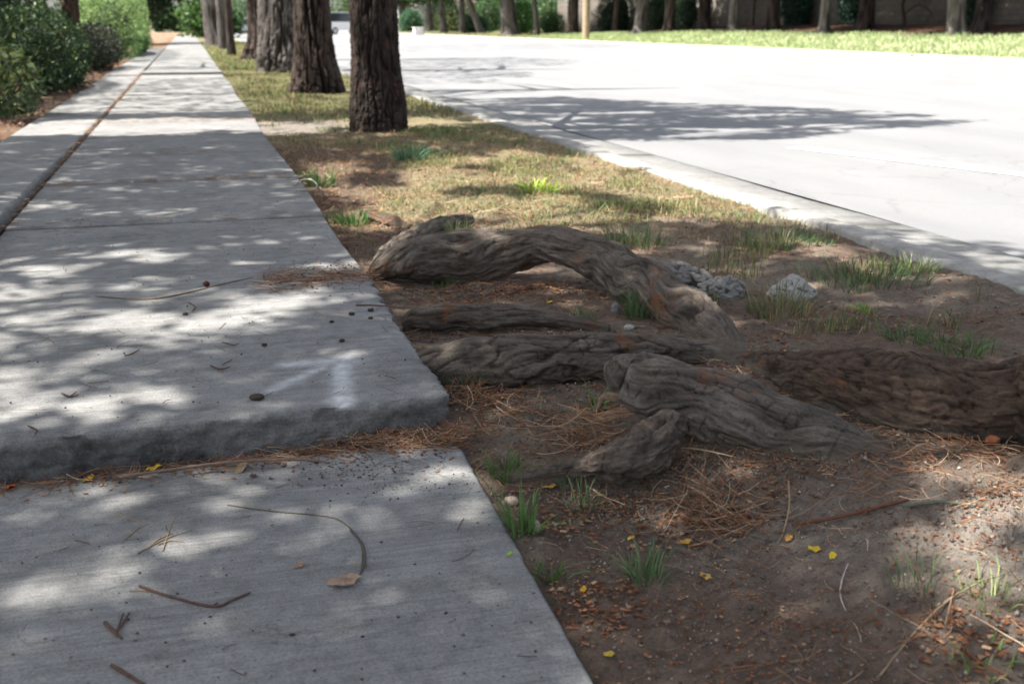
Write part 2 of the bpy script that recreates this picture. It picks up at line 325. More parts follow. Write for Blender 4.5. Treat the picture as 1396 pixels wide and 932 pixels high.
# ------------------------------------------------------------------ pavement slabs
def slab(x0, x1, y0, y1, z0, z1, mat, d=.03, r=.012, thick=.14, step=None, rough=0.0, paint=None, name='sidewalk', skew=0.0, wander=True, facestain=0.6):
    """z0 / z1 : height of the near and far end; rounded edges, skirt down to -thick."""
    extra = np.array([.3, .6, 1.0, 1.5708])*r; down = np.linspace(r*1.5708, r*.5708+thick, 15 if step else 3)[1:]
    ext = np.concatenate([extra, down])
    def axis(a, b, n): return np.concatenate([(a+r)-ext[::-1], np.linspace(a+r, b-r, n), (b-r)+ext])
    ax = axis(x0, x1, max(2, int((x1-x0)/d))); ay = axis(y0, y1, max(2, int((y1-y0)/(d if d < .05 else d*1.0))))
    X, Y = np.meshgrid(ax, ay, indexing='ij')
    cx, cy = np.clip(X, x0+r, x1-r), np.clip(Y, y0+r, y1-r); qx, qy = X-cx, Y-cy; l = np.maximum(np.abs(qx), np.abs(qy)); ll = np.hypot(qx, qy)+1e-9
    a = np.minimum(l/r, PI/2); out = r*np.sin(a); dz = r*(1-np.cos(a))+np.maximum(0, l-r*PI/2)
    PX, PY = cx+qx/ll*out, cy+qy/ll*out
    tt = np.clip((cy-y0)/(y1-y0), 0, 1); PZ = z0+(z1-z0)*tt-dz
    if rough:     # chipped and worn edges
        e = np.clip(l/r, 0, 1); near = np.clip(1-np.minimum.reduce([cy-y0, x1-cx])/.05, 0, 1)
        n = fbm(PX*13, PY*13, PZ*22, 4, .6); n2 = np.maximum(0, fbm(PX*9+4, PY*9, PZ*9, 3)-.12)
        PZ = PZ-rough*(.5+.5*n)*near*.8-n2*rough*2.2*near*(1-e*.4)
        g3 = fbm(PX*48, PY*48, PZ*60, 3, .65)*rough*.55*e; PX = PX-qx/ll*g3; PY = PY-qy/ll*g3
        PX = PX-qx/ll*(n2*rough*2.5+.3*rough*n)*e; PY = PY-qy/ll*(n2*rough*3+rough*.6*n)*e
    PZ = PZ+.0025*fbm(PX*3, PY*3, 2, 3)*(l == 0)
    if skew: PY = PY+skew*(PX-x0)*np.clip(1-(PY-y0)/.8, 0, 1)
    if wander: PX = PX+(edgeX(PY)-.575)*np.clip((PX+.9)/1.4, 0, 1)
    st = np.clip(np.clip(dz/.03, 0, 1)*facestain+.0, 0, 1)*(.75+.5*fbm(PX*8, PY*8, PZ*8, 3))
    joint = np.exp(-np.minimum(cy-y0, y1-cy)/.012)*.5*(l == 0)
    at = {'stain': np.clip(st+joint*.5, 0, 1)}
    if paint is not None: at['paint'] = paint(PX, PY, PZ)
    return struct(mesh_obj(name, np.stack([PX, PY, PZ], -1).reshape(-1, 3), grid_faces(len(ax), len(ay)), mat, attrs=at))
def seg_d(PX, PY, a, b):
    a, b = np.array(a)[:2], np.array(b)[:2]; ab = b-a; t = np.clip(((PX-a[0])*ab[0]+(PY-a[1])*ab[1])/(ab@ab), 0, 1)
    return np.hypot(PX-a[0]-t*ab[0], PY-a[1]-t*ab[1])
def spray(PX, PY, PZ):
    m = 0
    for (a, b, wd, s) in (((392, 497), (470, 491), .022, .75), ((368, 532), (436, 503), .016, .62), ((466, 496), (467, 550), .020, .95), ((440, 497), (485, 493), .028, .5)):
        m = np.maximum(m, s*.5*sstep(-.02, -.004, PZ)*np.exp(-(seg_d(PX, PY, P(*a), P(*b))/(wd*1.35))**2))
    # thin drip running down the broken face
    q = P(436, 572, -.02); drip = np.exp(-((PX-q[0])/.0035)**2)*(PY < 2.56)*(PZ < -.012)*(PZ > -.085)*.8*(fbm(PX*0, PY*0+PZ*60, 3) > -.25)
    return np.clip(np.maximum(m*(1.0+.6*fbm(PX*40, PY*40, 5, 3)), drip), 0, 1)
slab(-.90, .565, -3.0, 2.50, -.115, -.088, M_walk, d=.02, r=.012, rough=.003)
slab(-.875, .575, 2.515, 3.96, 0, .006, M_raised, d=.0095, r=.015, step=True, rough=.013, paint=spray, skew=.055, thick=.13, facestain=.8)
yb = [3.972, 5.42, 6.90, 8.36, 9.82, 11.30, 12.76, 14.25, 15.7, 17.2, 18.7, 20.2, 21.75]
for i, (a, b) in enumerate(zip(yb[:-1], yb[1:])):
    z = random.uniform(-.006, .004); slab(-.875, .575, a, b-.010, z, z+random.uniform(-.006, .006), M_walk, d=.03 if i < 3 else .08, r=.008, rough=.002 if i < 3 else 0)
slab(-.875, .575, 21.76, 24.0, .05, .0, M_walk, d=.1, r=.012)
for a in range(24, 92, 4): slab(-.875, .575, a+.02, a+3.99, 0, random.uniform(-.01, .01), M_walk, d=.4, r=.01, wander=False)
# the adjoining walk on the left, a little proud of the pavement where it comes near
for a, b, z0, z1 in ((2.6, 5.0, .06, .05), (5.01, 8.2, .05, .02), (8.21, 11.2, .012, .004), (11.21, 15, .004, .0), (15.01, 21.5, .0, .0), (21.6, 30, .02, .0), (30.01, 46, 0, 0)):
    slab(-1.50, -.905, a, b, z0, z1, M_walk, d=.05, r=.02, rough=.004, wander=False, name='side_path', facestain=.2)
# ------------------------------------------------------------------ bark displacement
def bark_disp(seed, long=3.0, around=5.0, ridge=.13, lump=.16, plates=False, swirl=.0):
    def f(S, TH, RR):
        r0 = np.maximum(RR, .004); tw = TH+swirl*S
        cx, cy = np.cos(tw), np.sin(tw)
        lm = fbm(cx*.9+seed, cy*.9, S/np.mean(r0)*.28, 3)
        a = pn(cx*around*.55+seed*3, cy*around*.55, S*long); b = pn(cx*around*1.3+seed, cy*around*1.3+9, S*long*2.1); c2 = pn(cx*around*3+seed, cy*around*3, S*long*6)
        rg = (1-np.abs(a)*2.4)*.55+(1-np.abs(b)*2.4)*.3+c2*.22
        if plates:   # deep vertical fissures broken into plates
            k = 1-np.abs(pn(cx*around+seed, cy*around+4, S*long))*3.2; k = sstep(.35, .95, k)
            h = 1-np.abs(pn(cx*around*.9, cy*around*.9+seed, S*long*4.5))*3.5; h = sstep(.55, .95, h)
            rg = .9-1.4*np.maximum(k, h*.6)+.35*c2
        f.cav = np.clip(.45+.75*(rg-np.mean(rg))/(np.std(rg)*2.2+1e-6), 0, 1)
        return r0*(lump*lm+ridge*(rg-.5))
    return f
def plate_disp(seed, amp=.028, ks=3.6, kr=30.0):
    # thick plates parted by wandering fissures
    def f(S, TH, RR):
        y, z = np.cos(TH)*RR, np.sin(TH)*RR; w1, w2 = pn(S*7+seed, y*14, z*14), pn(S*7+9, y*14+seed, z*14)
        s = S+.03*w1; y, z = y+.022*w2, z+.022*w1
        v = np.abs(pn(s*ks*.55, y*kr*.62+seed, z*kr*.62)); h = np.abs(pn(s*ks*2.6+seed, y*kr*.4, z*kr*.4))
        p = np.minimum(sstep(.0, .20, v), .35+.65*sstep(.0, .13, h)); a = fbm(s*26, y*60, z*60+seed, 4, .6)
        g = p*(.75+.35*pn(s*ks, y*kr*.5, z*kr*.5+3))+.30*a*p
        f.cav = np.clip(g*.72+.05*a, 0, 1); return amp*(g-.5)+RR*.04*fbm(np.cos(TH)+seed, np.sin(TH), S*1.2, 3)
    return f
def root_disp(seed, lump=.22, amp=.0085, ks=5.0, kr=46.0, crack=.7, swirl=2.0):
    def f(S, TH, RR):
        r = np.maximum(RR, .01); L = S.max(); tw = TH+swirl*S+.5*pn(S*6, seed, np.cos(TH))
        y, z = np.cos(tw)*r, np.sin(tw)*r
        w1, w2 = pn(S*14, y*22, z*22+seed), pn(S*14+5, y*22+3, z*22+seed)
        s = S+.018*w1; y, z = y+.0045*w2, z+.0045*w1
        lm = fbm(np.cos(tw)*1.1+seed, np.sin(tw)*1.1, S/np.mean(r)*.42, 3)
        a = fbm(s*ks+seed, y*kr, z*kr, 4, .62)
        k1 = sstep(.16, .0, np.abs(pn(s*ks*.8, y*kr*.75+seed, z*kr*.75))); k2 = sstep(.10, .0, np.abs(pn(s*26+seed, y*kr*.6, z*kr*.6+7)))*sstep(-.1, .3, pn(s*8, y*20, z*20+seed))
        fl = pn(s*70, y*160+seed, z*160)
        g = .8*a-crack*(.95*k1+.75*k2)+.22*fl
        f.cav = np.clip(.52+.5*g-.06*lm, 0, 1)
        e = np.clip(np.minimum(S, L-S)/.03, .25, 1)
        return RR*lump*lm*e+amp*g*np.clip(r/.06, .25, 1.5)*e
    return f
def bark_tube(name, pts, nu, nv, df, mat, parent, dust_sun=None, label=None):
    V, fs, (S, TH, RR) = tube(pts, nu, nv, df)
    cav = np.concatenate([df.cav.ravel(), [.5, .5]])
    du = np.zeros(len(V)) if dust_sun is None else dust_sun(V)
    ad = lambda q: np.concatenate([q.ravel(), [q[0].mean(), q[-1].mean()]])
    o = mesh_obj(name, local(parent, V), fs, mat, parent, attrs={'cav': cav, 'dust_sun': du, 'gs': ad(S), 'gy': ad(np.cos(TH)*RR), 'gz': ad(np.sin(TH)*RR)})
    if label: o['label'] = label
    return o
def soil_dust(V):
    h = V[:, 2]-gz(V[:, 0], V[:, 1]); return np.clip(.9*sstep(.05, -.01, h+.02*fbm(V[:, 0]*20, V[:, 1]*20, V[:, 2]*20, 3)), 0, .9)
# ------------------------------------------------------------------ crowns planned from where their shade falls
def inpoly(px, py, poly):
    c = np.zeros(np.shape(px), bool); n = len(poly)
    for i in range(n):
        (x1, y1), (x2, y2) = poly[i], poly[(i+1) % n]
        c ^= ((y1 > py) != (y2 > py)) & (px < (x2-x1)*(py-y1)/(y2-y1+1e-12)+x1)
    return c
def GP(pts, z=ZR): return [tuple(P(x, y, z)[:2]) for x, y in pts]
streak1 = GP([(560, 128), (640, 136), (760, 132), (900, 140), (1060, 146), (1200, 152), (1335, 163), (1240, 176), (1090, 184), (1070, 190), (940, 190), (790, 196), (690, 178), (600, 150)])
streak2 = GP([(480, 84), (560, 80), (700, 78), (790, 82), (770, 89), (640, 93), (735, 100), (700, 108), (620, 118), (540, 118), (470, 112)])
streak3 = GP([(520, 62), (700, 59), (860, 61), (830, 66), (690, 70), (540, 72)])
near_road = GP([(1150, 318), (1260, 322), (1330, 330), (1500, 335), (1900, 420), (1600, 700), (1250, 420)])
SPOTS = [(50, 690, 80), (215, 730, 90), (50, 805, 95), (600, 655, 75), (745, 915, 75), (130, 905, 40), (30, 405, 75), (15, 436, 70), (140, 343, 60), (215, 350, 50), (225, 447, 75), (280, 436, 60), (330, 425, 60), (385, 426, 60), (440, 404, 55), (460, 362, 50), (500, 372, 40), (108, 507, 60), (137, 553, 62), (20, 520, 70), (10, 568, 70), (85, 605, 85), (545, 497, 42), (455, 492, 40), (165, 478, 50), (60, 470, 45), (-60, 470, 90), (-60, 560, 90), (330, 580, 30), (575, 325, 60), (520, 340, 50), (740, 318, 60), (960, 430, 40), (760, 376, 45), (1330, 690, 90), (1390, 760, 110), (1280, 650, 50), (550, 390, 40), (590, 300, 70), (1120, 300, 70), (1000, 355, 40), (1090, 385, 50), (1200, 360, 60), (1300, 380, 60)]
def shade(gx, gy):
    """Wanted cover (0 lit .. 1 shaded) at ground points, from the photo's dapple."""
    gx = np.asarray(gx, float); gy = np.asarray(gy, float)
    gy0 = gy; gy = gy+.45*fbm(gx*1.1, gy*.7, 2.2, 3)*sstep(4, 7, gy)
    n = fbm(gx*2.1+3, gy*1.9, 11.0, 3, .55)
    n2 = fbm(gx*3.6, gy*2.6+9, 5.0, 3, .55)
    walk = gx < .62; verge = (gx >= .62) & (gx < 2.85); road = gx >= 2.85
    thr = np.full(gx.shape, .30)
    lit = np.zeros(gx.shape, bool)
    for (px, py, rx) in SPOTS:
        c = P(px, py, 0 if py < 600 else -.1); q = float((c-CAM)@FW)*rx/F; lit |= np.hypot((gx-c[0])/q, (gy-c[1])/(q*.75))+.35*n2 < 1
    thr = np.where(walk, np.interp(gy, [0, 2.2, 2.6, 3.2, 4.6, 5.2, 6.0, 8.8, 9.6, 10.3, 11.2, 11.8, 14, 20, 21, 23, 24, 60], [.42, .42, .42, .34, .28, .36, .50, .66, .5, -.9, -.9, .46, .46, .5, -.6, -.6, -.05, -.1]), thr)
    thr = np.where(verge, np.interp(gy, [0, 2.8, 3.5, 4.0, 4.35, 4.9, 5.3, 7.6, 8.2, 9.5, 10, 11.2, 11.6, 14, 16, 60], [.6, .55, .42, .22, -.10, .05, -.40, -.32, .30, .5, -.3, -.3, .32, .25, .1, -.2]), thr)
    s = (np.where(walk, n*.6+n2*.5, n*.7+n2*.3) < thr) & ~lit
    s &= ~((np.hypot((gx-1.42)/.36, (gy-1.42)/.34) < 1) & (n2 > -.3))
    gy = gy0
    rs = (inpoly(gx, gy, streak1) & (fbm(gx*.8, gy*3.6, 3.3, 3) < .10)) | (inpoly(gx, gy, streak2) & (fbm(gx*.5, gy*1.6, 3.3, 3) < .25)) | (inpoly(gx, gy, streak3)) | (inpoly(gx, gy, near_road) & (n2 < .1))
    s &= ~((gx < -1.35) & (gy > 27))
    return np.where(road, rs, s)
TREES = []   # (object, trunk xy, height, list of crown clump points)
def clumps(n, x0, x1, y0, y1, zlo, zhi):
    gx = rng.uniform(x0, x1, n); gy = rng.uniform(y0, y1, n); k = shade(gx, gy); gx, gy = gx[k], gy[k]
    z = rng.uniform(zlo, zhi, len(gx)); t = z/math.sin(EL)
    return np.stack([gx-D[0]*t, gy-D[1]*t, z], 1)
def leaf_cards(C, per, spread, size, aspect, col, var, up=.0):
    """per little kite-shaped leaves scattered around each centre; returns V, F, colours."""
    n = len(C)*per; c = np.repeat(C, per, 0)+rng.normal(size=(n, 3))*spread
    a = rng.normal(size=(n, 3)); a[:, 2] += up; a /= np.linalg.norm(a, axis=1)[:, None]
    b = np.cross(a, rng.normal(size=(n, 3))); b /= np.linalg.norm(b, axis=1)[:, None]+1e-9
    nn = np.cross(a, b); L = size*rng.uniform(.6, 1.4, n)[:, None]; W = L*aspect
    V = np.stack([c-a*L*.5, c+b*W*.5+nn*W*.12, c+a*L*.5, c-b*W*.5+nn*W*.12], 1).reshape(-1, 3)
    Fq = np.arange(n*4).reshape(-1, 4)
    cc = np.asarray(col)[None]*np.exp(rng.normal(size=(n, 1))*var); cc = cc*(1+rng.normal(size=(n, 3))*.08)
    return V, Fq, np.repeat(np.clip(cc, 0.002, .9), 4, 0)
def make_tree(name, x, y, z, pts, label, crown_pts, mat, df, nu, nv, group=None, cat='tree', limbs=10, leaf=(.05, .10, .035), col=(.045, .075, .025), per=6, size=.14, spread=.06, aspect=.42):
    t = empty(name, (x, y, z), label, cat, group)
    bark_tube('trunk', pts, nu, nv, df, mat, t)
    top = np.array(pts[-1][:3]); zs = [p[2] for p in pts]
    if len(crown_pts):
        m = MB()
        for i in range(min(limbs, len(crown_pts))):
            near = crown_pts[np.hypot(crown_pts[:, 0]-x, crown_pts[:, 1]-y) < 3.6]; near = near if len(near) else crown_pts; q = near[rng.integers(len(near))]
            hz = max(1.9, min(top[2]-.2, q[2]-rng.uniform(.3, 1.4))); base = np.array([np.interp(hz, zs, [p[j] for p in pts]) for j in range(3)]); base[2] = hz
            mid = (base+q)/2+np.array([0, 0, rng.uniform(-.1, .35)]); L = np.linalg.norm(q-base); r = min(.09, .02+L*.010)
            V, fs, _ = tube([(*base, r), (*mid, r*.6), (*q, .008)], 9, 7)
            m.add(V, fs[0]); 
        m.build('limbs', mat, t, True, origin=(x, y, z))
        V, Fq, cc = leaf_cards(crown_pts, per, spread, size, aspect, col, .35)
        mesh_obj('crown', local(t, V), Fq, M_leaf, t, cc, False)
    return t
# ---- all the clumps overhead, shared out among the trees that can carry them
near_cl = np.vstack([clumps(9500, -2.2, .62, -.5, 12.5, 4.2, 8.5), clumps(8000, .62, 2.9, .0, 12.5, 3.6, 8.5), clumps(900, 2.6, 5.5, 1.5, 4.6, 4.5, 8.0)])
str_cl = clumps(9000, 2.9, 8.2, 7.5, 14.5, 3.4, 9.5)
far_cl = np.vstack([clumps(4200, -2.5, 2.9, 12.5, 34, 4, 8), clumps(5200, 2.9, 13, 18, 34, 3.5, 9), clumps(2600, -2.5, 2.9, 34, 70, 4, 8), clumps(4500, 2.9, 22, 34, 70, 4, 10)])
carriers = {  # key: x, y
    'near': (2.12, 1.5), 'L1': (-3.1, 1.2), 'L2': (-3.6, 5.4), 'L3': (-3.4, 10.0), 't1': (1.56, 9.95), 't2': (1.72, 16.05), 't3': (1.66, 23.4), 't4': (1.55, 30.7), 't7': (.95, 50.5), 'Lt': (-2.35, 25.5)}
keys = list(carriers); KX = np.array([carriers[k] for k in keys])
allc = np.vstack([near_cl, far_cl]); own = np.argmin(np.hypot(allc[:, None, 0]-KX[None, :, 0], (allc[:, None, 1]-KX[None, :, 1])), 1)
CR = {k: allc[own == i] for i, k in enumerate(keys)}; CR['t1'] = np.vstack([CR['t1'], str_cl])
# ---- the big off-frame tree whose roots lift the pavement
ZG = -.07
BANK = []
def RP(x, yc, rp, yb, sink=0.0):
    if 480 < x < 1420: BANK.append((x, yb+2))
    """surveyed point of a root: centre pixel (x, yc), half thickness rp in pixels, row yb where it meets the soil."""
    g = P(x, yb, ZG); dep = float((g-CAM)@FW); r = rp*dep/F; d = ray(x, yc); c = CAM+d*(dep+r*.9)
    return (c[0], c[1], c[2]-sink, r)
T0 = (2.28, 1.44, -.05)
nt_ = make_tree('pine_tree', *T0, [(2.28, 1.44, -.35, .46), (2.28, 1.44, -.02, .40), (2.28, 1.44, .25, .35), (2.27, 1.46, .8, .32), (2.25, 1.5, 2.0, .30), (2.12, 1.56, 4.0, .25), (2.0, 1.6, 6.0, .18), (1.9, 1.6, 8.2, .07)],
    'old tree with thick gnarled exposed roots sprawling over the soil beside the lifted slab', CR['near'], M_tree, bark_disp(5, 2.2, 4.2, .12, .05, True), 220, 110, limbs=16)
def root(pts, nu, nv, label, mat=M_root, seed=1, **kw):
    df = root_disp(seed, kw.get('lump', .26), kw.get('amp', .0065), kw.get('ks', 4.5), kw.get('kr', 46), kw.get('crack', .7), kw.get('swirl', .8))
    return bark_tube('root', pts, nu, nv, df, mat, nt_, soil_dust, label)
root([RP(*a) for a in [(498, 384, 5, 384), (514, 371, 12, 386), (538, 359, 22, 389), (575, 351, 31, 391), (625, 349, 34, 391), (680, 344, 32, 391), (725, 336, 27, 394), (770, 338, 25, 400), (818, 354, 30, 410), (866, 382, 36, 428), (912, 412, 38, 448), (952, 441, 34, 464), (992, 474, 26, 486), (1020, 500, 16, 500)]],
     380, 120, 'arching grey root with daylight under its middle', seed=2.3, lump=.22, amp=.0048, swirl=.5, ks=7, crack=.55)
root([RP(*a) for a in [(548, 528, 16, 516), (572, 514, 24, 522), (600, 502, 31, 526), (650, 494, 35, 530), (720, 491, 36, 533), (790, 488, 32, 531), (840, 484, 29, 528), (900, 481, 25, 518), (960, 483, 18, 508), (1030, 488, 8, 502)]],
     320, 110, 'straight cracked root lying behind the knob', seed=7.7, lump=.15, amp=.0062, ks=10, kr=34, crack=.95)
root([RP(*a) for a in [(838, 512, 16, 612), (846, 511, 30, 614), (866, 518, 40, 618), (908, 529, 45, 622), (960, 550, 50, 628), (1020, 576, 55, 638), (1080, 597, 51, 645), (1150, 617, 41, 650), (1210, 632, 28, 653), (1265, 648, 14, 657)]],
     360, 130, 'weathered silver-grey root ending in a raised knob', M_rootsilver, seed=4.1, lump=.22, amp=.0068, ks=3.4, kr=40, swirl=1.6, crack=.6)
root([RP(*a) for a in [(700, 652, 5, 648), (745, 644, 9, 652), (790, 637, 13, 656), (822, 634, 21, 666), (850, 628, 29, 672), (878, 618, 32, 670), (898, 600, 29, 658), (915, 578, 24, 640)]],
     200, 110, 'soil-caked root mound under the raised knob', M_rootmud, seed=9.2, lump=.42, amp=.012, ks=26, kr=40, crack=.4)
root([RP(*a) for a in [(940, 492, 8, 502), (985, 496, 15, 512), (1030, 503, 25, 532), (1085, 514, 37, 566), (1140, 528, 52, 598), (1200, 540, 66, 618), (1270, 550, 70, 630), (1345, 556, 66, 636), (1400, 552, 68, 636)]]+[(1.93, 1.78, .10, .18), (2.12, 1.60, .16, .25)],
     420, 150, 'thickest brown flaky root running off towards the trunk', M_rootg, seed=12.4, lump=.12, amp=.0046, ks=17, kr=66, crack=.6, swirl=.4)
root([RP(*a) for a in [(552, 446, 9, 444), (565, 438, 14, 446), (592, 432, 17, 449), (640, 431, 17, 450), (700, 431, 15, 450), (760, 437, 11, 451), (830, 448, 7, 453)]], 190, 72, 'flat half-buried root below the arch', seed=3.3, lump=.34, amp=.008)
root([RP(*a) for a in [(512, 366, 9, 374), (530, 346, 13, 356), (560, 326, 13, 338), (605, 307, 12, 320), (640, 299, 8, 309)]], 140, 64, 'pale sunlit root behind the left end of the arch', seed=5.8, lump=.3)
root([RP(*a) for a in [(494, 291, 5, 298), (515, 296, 8, 304), (540, 304, 8, 312), (556, 312, 4, 316)]], 80, 44, 'short dark root stub near the pavement edge', M_rootg, seed=6.8)
root([RP(*a) for a in [(1320, 722, 6, 722), (1350, 706, 11, 715), (1385, 684, 22, 712), (1425, 652, 36, 705)]]+[(1.90, 1.42, -.02, .11)], 140, 80, 'reddish root at the right edge of the picture', M_rootg, seed=8.8, ks=20, kr=36)
root([RP(*a) for a in [(1085, 443, 6, 449), (1120, 444, 10, 454), (1155, 450, 10, 460), (1215, 466, 4, 469)]], 80, 44, 'low smooth surface root in the needle litter', seed=10.8, lump=.15, amp=.003)
root([RP(*a) for a in [(862, 548, 8, 612), (838, 541, 7, 606), (823, 541, 5, 600), (815, 556, 3, 596)]], 60, 28, 'small tan side root under the knob', M_twigtan, seed=11.1, lump=.1, amp=.002)
# ---- verge trees down the row
def lean(x, y, z, r0, flare, dx, top, n=1, taper=.8):
    return [(x, y, z-.3, flare*1.12), (x, y, z+.02, flare), (x, y, z+.22, flare*.55+r0*.5), (x+dx*.07, y, z+.7, r0*1.02), (x+dx*.25, y, z+2.2, r0*.92), (x+dx*.5, y, z+4.3, r0*taper*.8), (x+dx*.8, y, z+6.5, r0*.5), (x+dx, y, z+top, r0*.12)]
make_tree('pine_tree', 1.585, 9.98, -.02, lean(1.585, 9.98, -.02, .205, .258, -.12, 9.6), 'dark fissured pine trunk nearest the camera on the grass verge', CR['t1'], M_tree, plate_disp(1.7), 420, 200, limbs=22)
make_tree('pine_tree', 1.70, 16.1, -.03, lean(1.70, 16.1, -.03, .25, .38, -.2, 9), 'dark brown trunk with a flared base, second along the verge', CR['t2'], M_tree, bark_disp(3.9, 1.2, 4.5, .14, .05, True), 220, 120, limbs=14)
make_tree('pine_tree', 1.88, 23.5, -.03, lean(1.88, 23.5, -.03, .50, .56, .1, 9.5), 'broad grey ridged trunk, third along the verge', CR['t3'], M_tree2, bark_disp(6.1, 1.0, 7.0, .12, .05, True), 200, 130, limbs=14)
make_tree('pine_tree', 1.95, 31.0, -.03, lean(1.95, 31.0, -.03, .42, .66, .1, 9), 'brown trunk half hidden behind the broad grey one', CR['t4'], M_tree, bark_disp(8.3, 1.0, 5.0, .10, .05, True), 120, 80, limbs=14)
make_tree('pine_tree', 1.10, 50.5, -.03, lean(1.10, 50.5, -.03, .38, .48, -.5, 9), 'forked grey trunk farthest along the verge, at the pavement edge', CR['t7'], M_tree2, bark_disp(9.3, .8, 5.0, .10, .05), 100, 60, limbs=14)
make_tree('young_tree', 1.22, 35.0, -.03, lean(1.22, 35.0, -.03, .11, .14, -.1, 5), 'slim dark young trunk beside the pavement, in front of the pale one', clumps(0, 0, 1, 0, 1, 1, 2), M_tree, bark_disp(2.3, 1, 4, .06, .04), 60, 30)
make_tree('young_tree', 1.22, 43.5, -.03, lean(1.22, 43.5, -.03, .15, .18, -.1, 6), 'slim pale grey trunk beside the pavement, behind the dark one', clumps(0, 0, 1, 0, 1, 1, 2), M_tree2, bark_disp(2.9, 1, 4, .05, .04), 60, 30)
# ---- trees behind the hedge
for k, (x, y, r, lb) in {'L1': (-3.1, 1.2, .22, 'tall tree left of the camera shading the near slabs'), 'L2': (-3.6, 5.4, .24, 'tall tree on the left shading the middle slabs'), 'L3': (-3.4, 10.0, .2, 'tree behind the pale-leaved shrub on the left'), 'Lt': (-2.35, 25.5, .17, 'slim reddish trunk rising between the dark shrub and the clipped hedge')}.items():
    make_tree('shade_tree', x, y, -.03, lean(x, y, -.03, r, r*1.3, .3, 8.8), lb, CR[k], M_tree if k != 'Lt' else M_rootg, bark_disp(x*2, 1.5, 5, .12, .05, True), 120, 70, limbs=18)
# ------------------------------------------------------------------ shrubs and hedges
def shell_pts(n, c, s, boxy=2.0, depth=.25, zmin=.02):
    d = rng.normal(size=(n, 3)); d /= (np.sum(np.abs(d)**boxy, 1)**(1/boxy))[:, None]
    k = 1+.13*fbm(d[:, 0]*3+c[0], d[:, 1]*3+c[1], d[:, 2]*3, 3)
    p = d*(k*(1-rng.uniform(0, depth, n)**1.5))[:, None]*np.array(s)+np.array(c)
    return p[p[:, 2] > zmin]
def shrub(name, c, s, n, label, cat, size, col, mat, boxy=2.0, aspect=.5, depth=.35, per=3, spread=.04, light=None, group=None, core=True):
    t = empty(name, (c[0], c[1], 0), label, cat, group)
    p = shell_pts(n, c, s, boxy, depth); V, Fq, cc = leaf_cards(p, per, spread, size, aspect, col, .38, .3)
    if light is not None:
        k = (rng.uniform(size=len(cc)//4) < light[0]) & (V[::4, 2] > c[2]-s[2]*.3); cc[np.repeat(k, 4)] = np.array(light[1])*np.exp(rng.normal(size=(1,))*.1)  # upper leaves paler: real pale leaves, plus sun and sheen painted on
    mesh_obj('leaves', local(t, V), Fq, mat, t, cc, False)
    m = MB()
    for i in range(9):
        q = p[rng.integers(len(p))]; V, fs, _ = tube([(c[0]+rng.normal()*.05, c[1]+rng.normal()*.05, -.05, .02), ((q[0]+c[0])/2, (q[1]+c[1])/2, q[2]*.5, .013), (*q, .004)], 8, 6); m.add(V, fs[0], (.08, .055, .04))
    if core:     # solid near-black filler standing in for the shaded depth, blocks see-through
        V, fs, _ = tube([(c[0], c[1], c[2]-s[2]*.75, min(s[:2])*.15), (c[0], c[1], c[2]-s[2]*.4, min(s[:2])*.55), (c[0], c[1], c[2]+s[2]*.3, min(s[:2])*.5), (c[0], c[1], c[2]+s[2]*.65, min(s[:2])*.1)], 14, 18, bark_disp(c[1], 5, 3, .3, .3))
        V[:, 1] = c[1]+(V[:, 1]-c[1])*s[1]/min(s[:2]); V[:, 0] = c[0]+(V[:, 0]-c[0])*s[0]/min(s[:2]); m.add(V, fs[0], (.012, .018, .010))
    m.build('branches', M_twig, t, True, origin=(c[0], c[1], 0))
    return t
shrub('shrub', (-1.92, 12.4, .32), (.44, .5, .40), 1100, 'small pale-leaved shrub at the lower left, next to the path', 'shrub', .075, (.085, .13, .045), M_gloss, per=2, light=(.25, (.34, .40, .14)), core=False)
shrub('shrub', (-2.10, 17.8, .44), (.62, 2.6, .70), 5200, 'dark green rounded shrub in the middle of the left side', 'shrub', .055, (.026, .055, .017), M_leaf, light=(.05, (.11, .16, .04)))
shrub('shrub', (-1.86, 25.0, .40), (.46, 2.2, .52), 2400, 'low dark purple-green shrub between the rounded one and the clipped hedge', 'shrub', .05, (.028, .034, .02), M_leaf)
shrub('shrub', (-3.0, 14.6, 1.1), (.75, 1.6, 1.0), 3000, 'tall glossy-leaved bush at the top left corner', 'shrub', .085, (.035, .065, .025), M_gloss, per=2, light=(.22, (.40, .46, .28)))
shrub('shrub', (-3.5, 22.5, 1.4), (.9, 5.5, 1.5), 8000, 'dark bush behind the rounded shrub', 'shrub', .07, (.022, .042, .016), M_leaf)
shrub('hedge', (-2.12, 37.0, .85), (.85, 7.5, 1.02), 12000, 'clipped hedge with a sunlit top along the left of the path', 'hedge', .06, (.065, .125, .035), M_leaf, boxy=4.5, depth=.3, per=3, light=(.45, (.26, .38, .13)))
shrub('hedge', (-2.0, 46.5, .62), (.55, 1.6, .66), 2200, 'rounded end bush of the clipped hedge', 'hedge', .06, (.055, .10, .035), M_leaf, boxy=3)
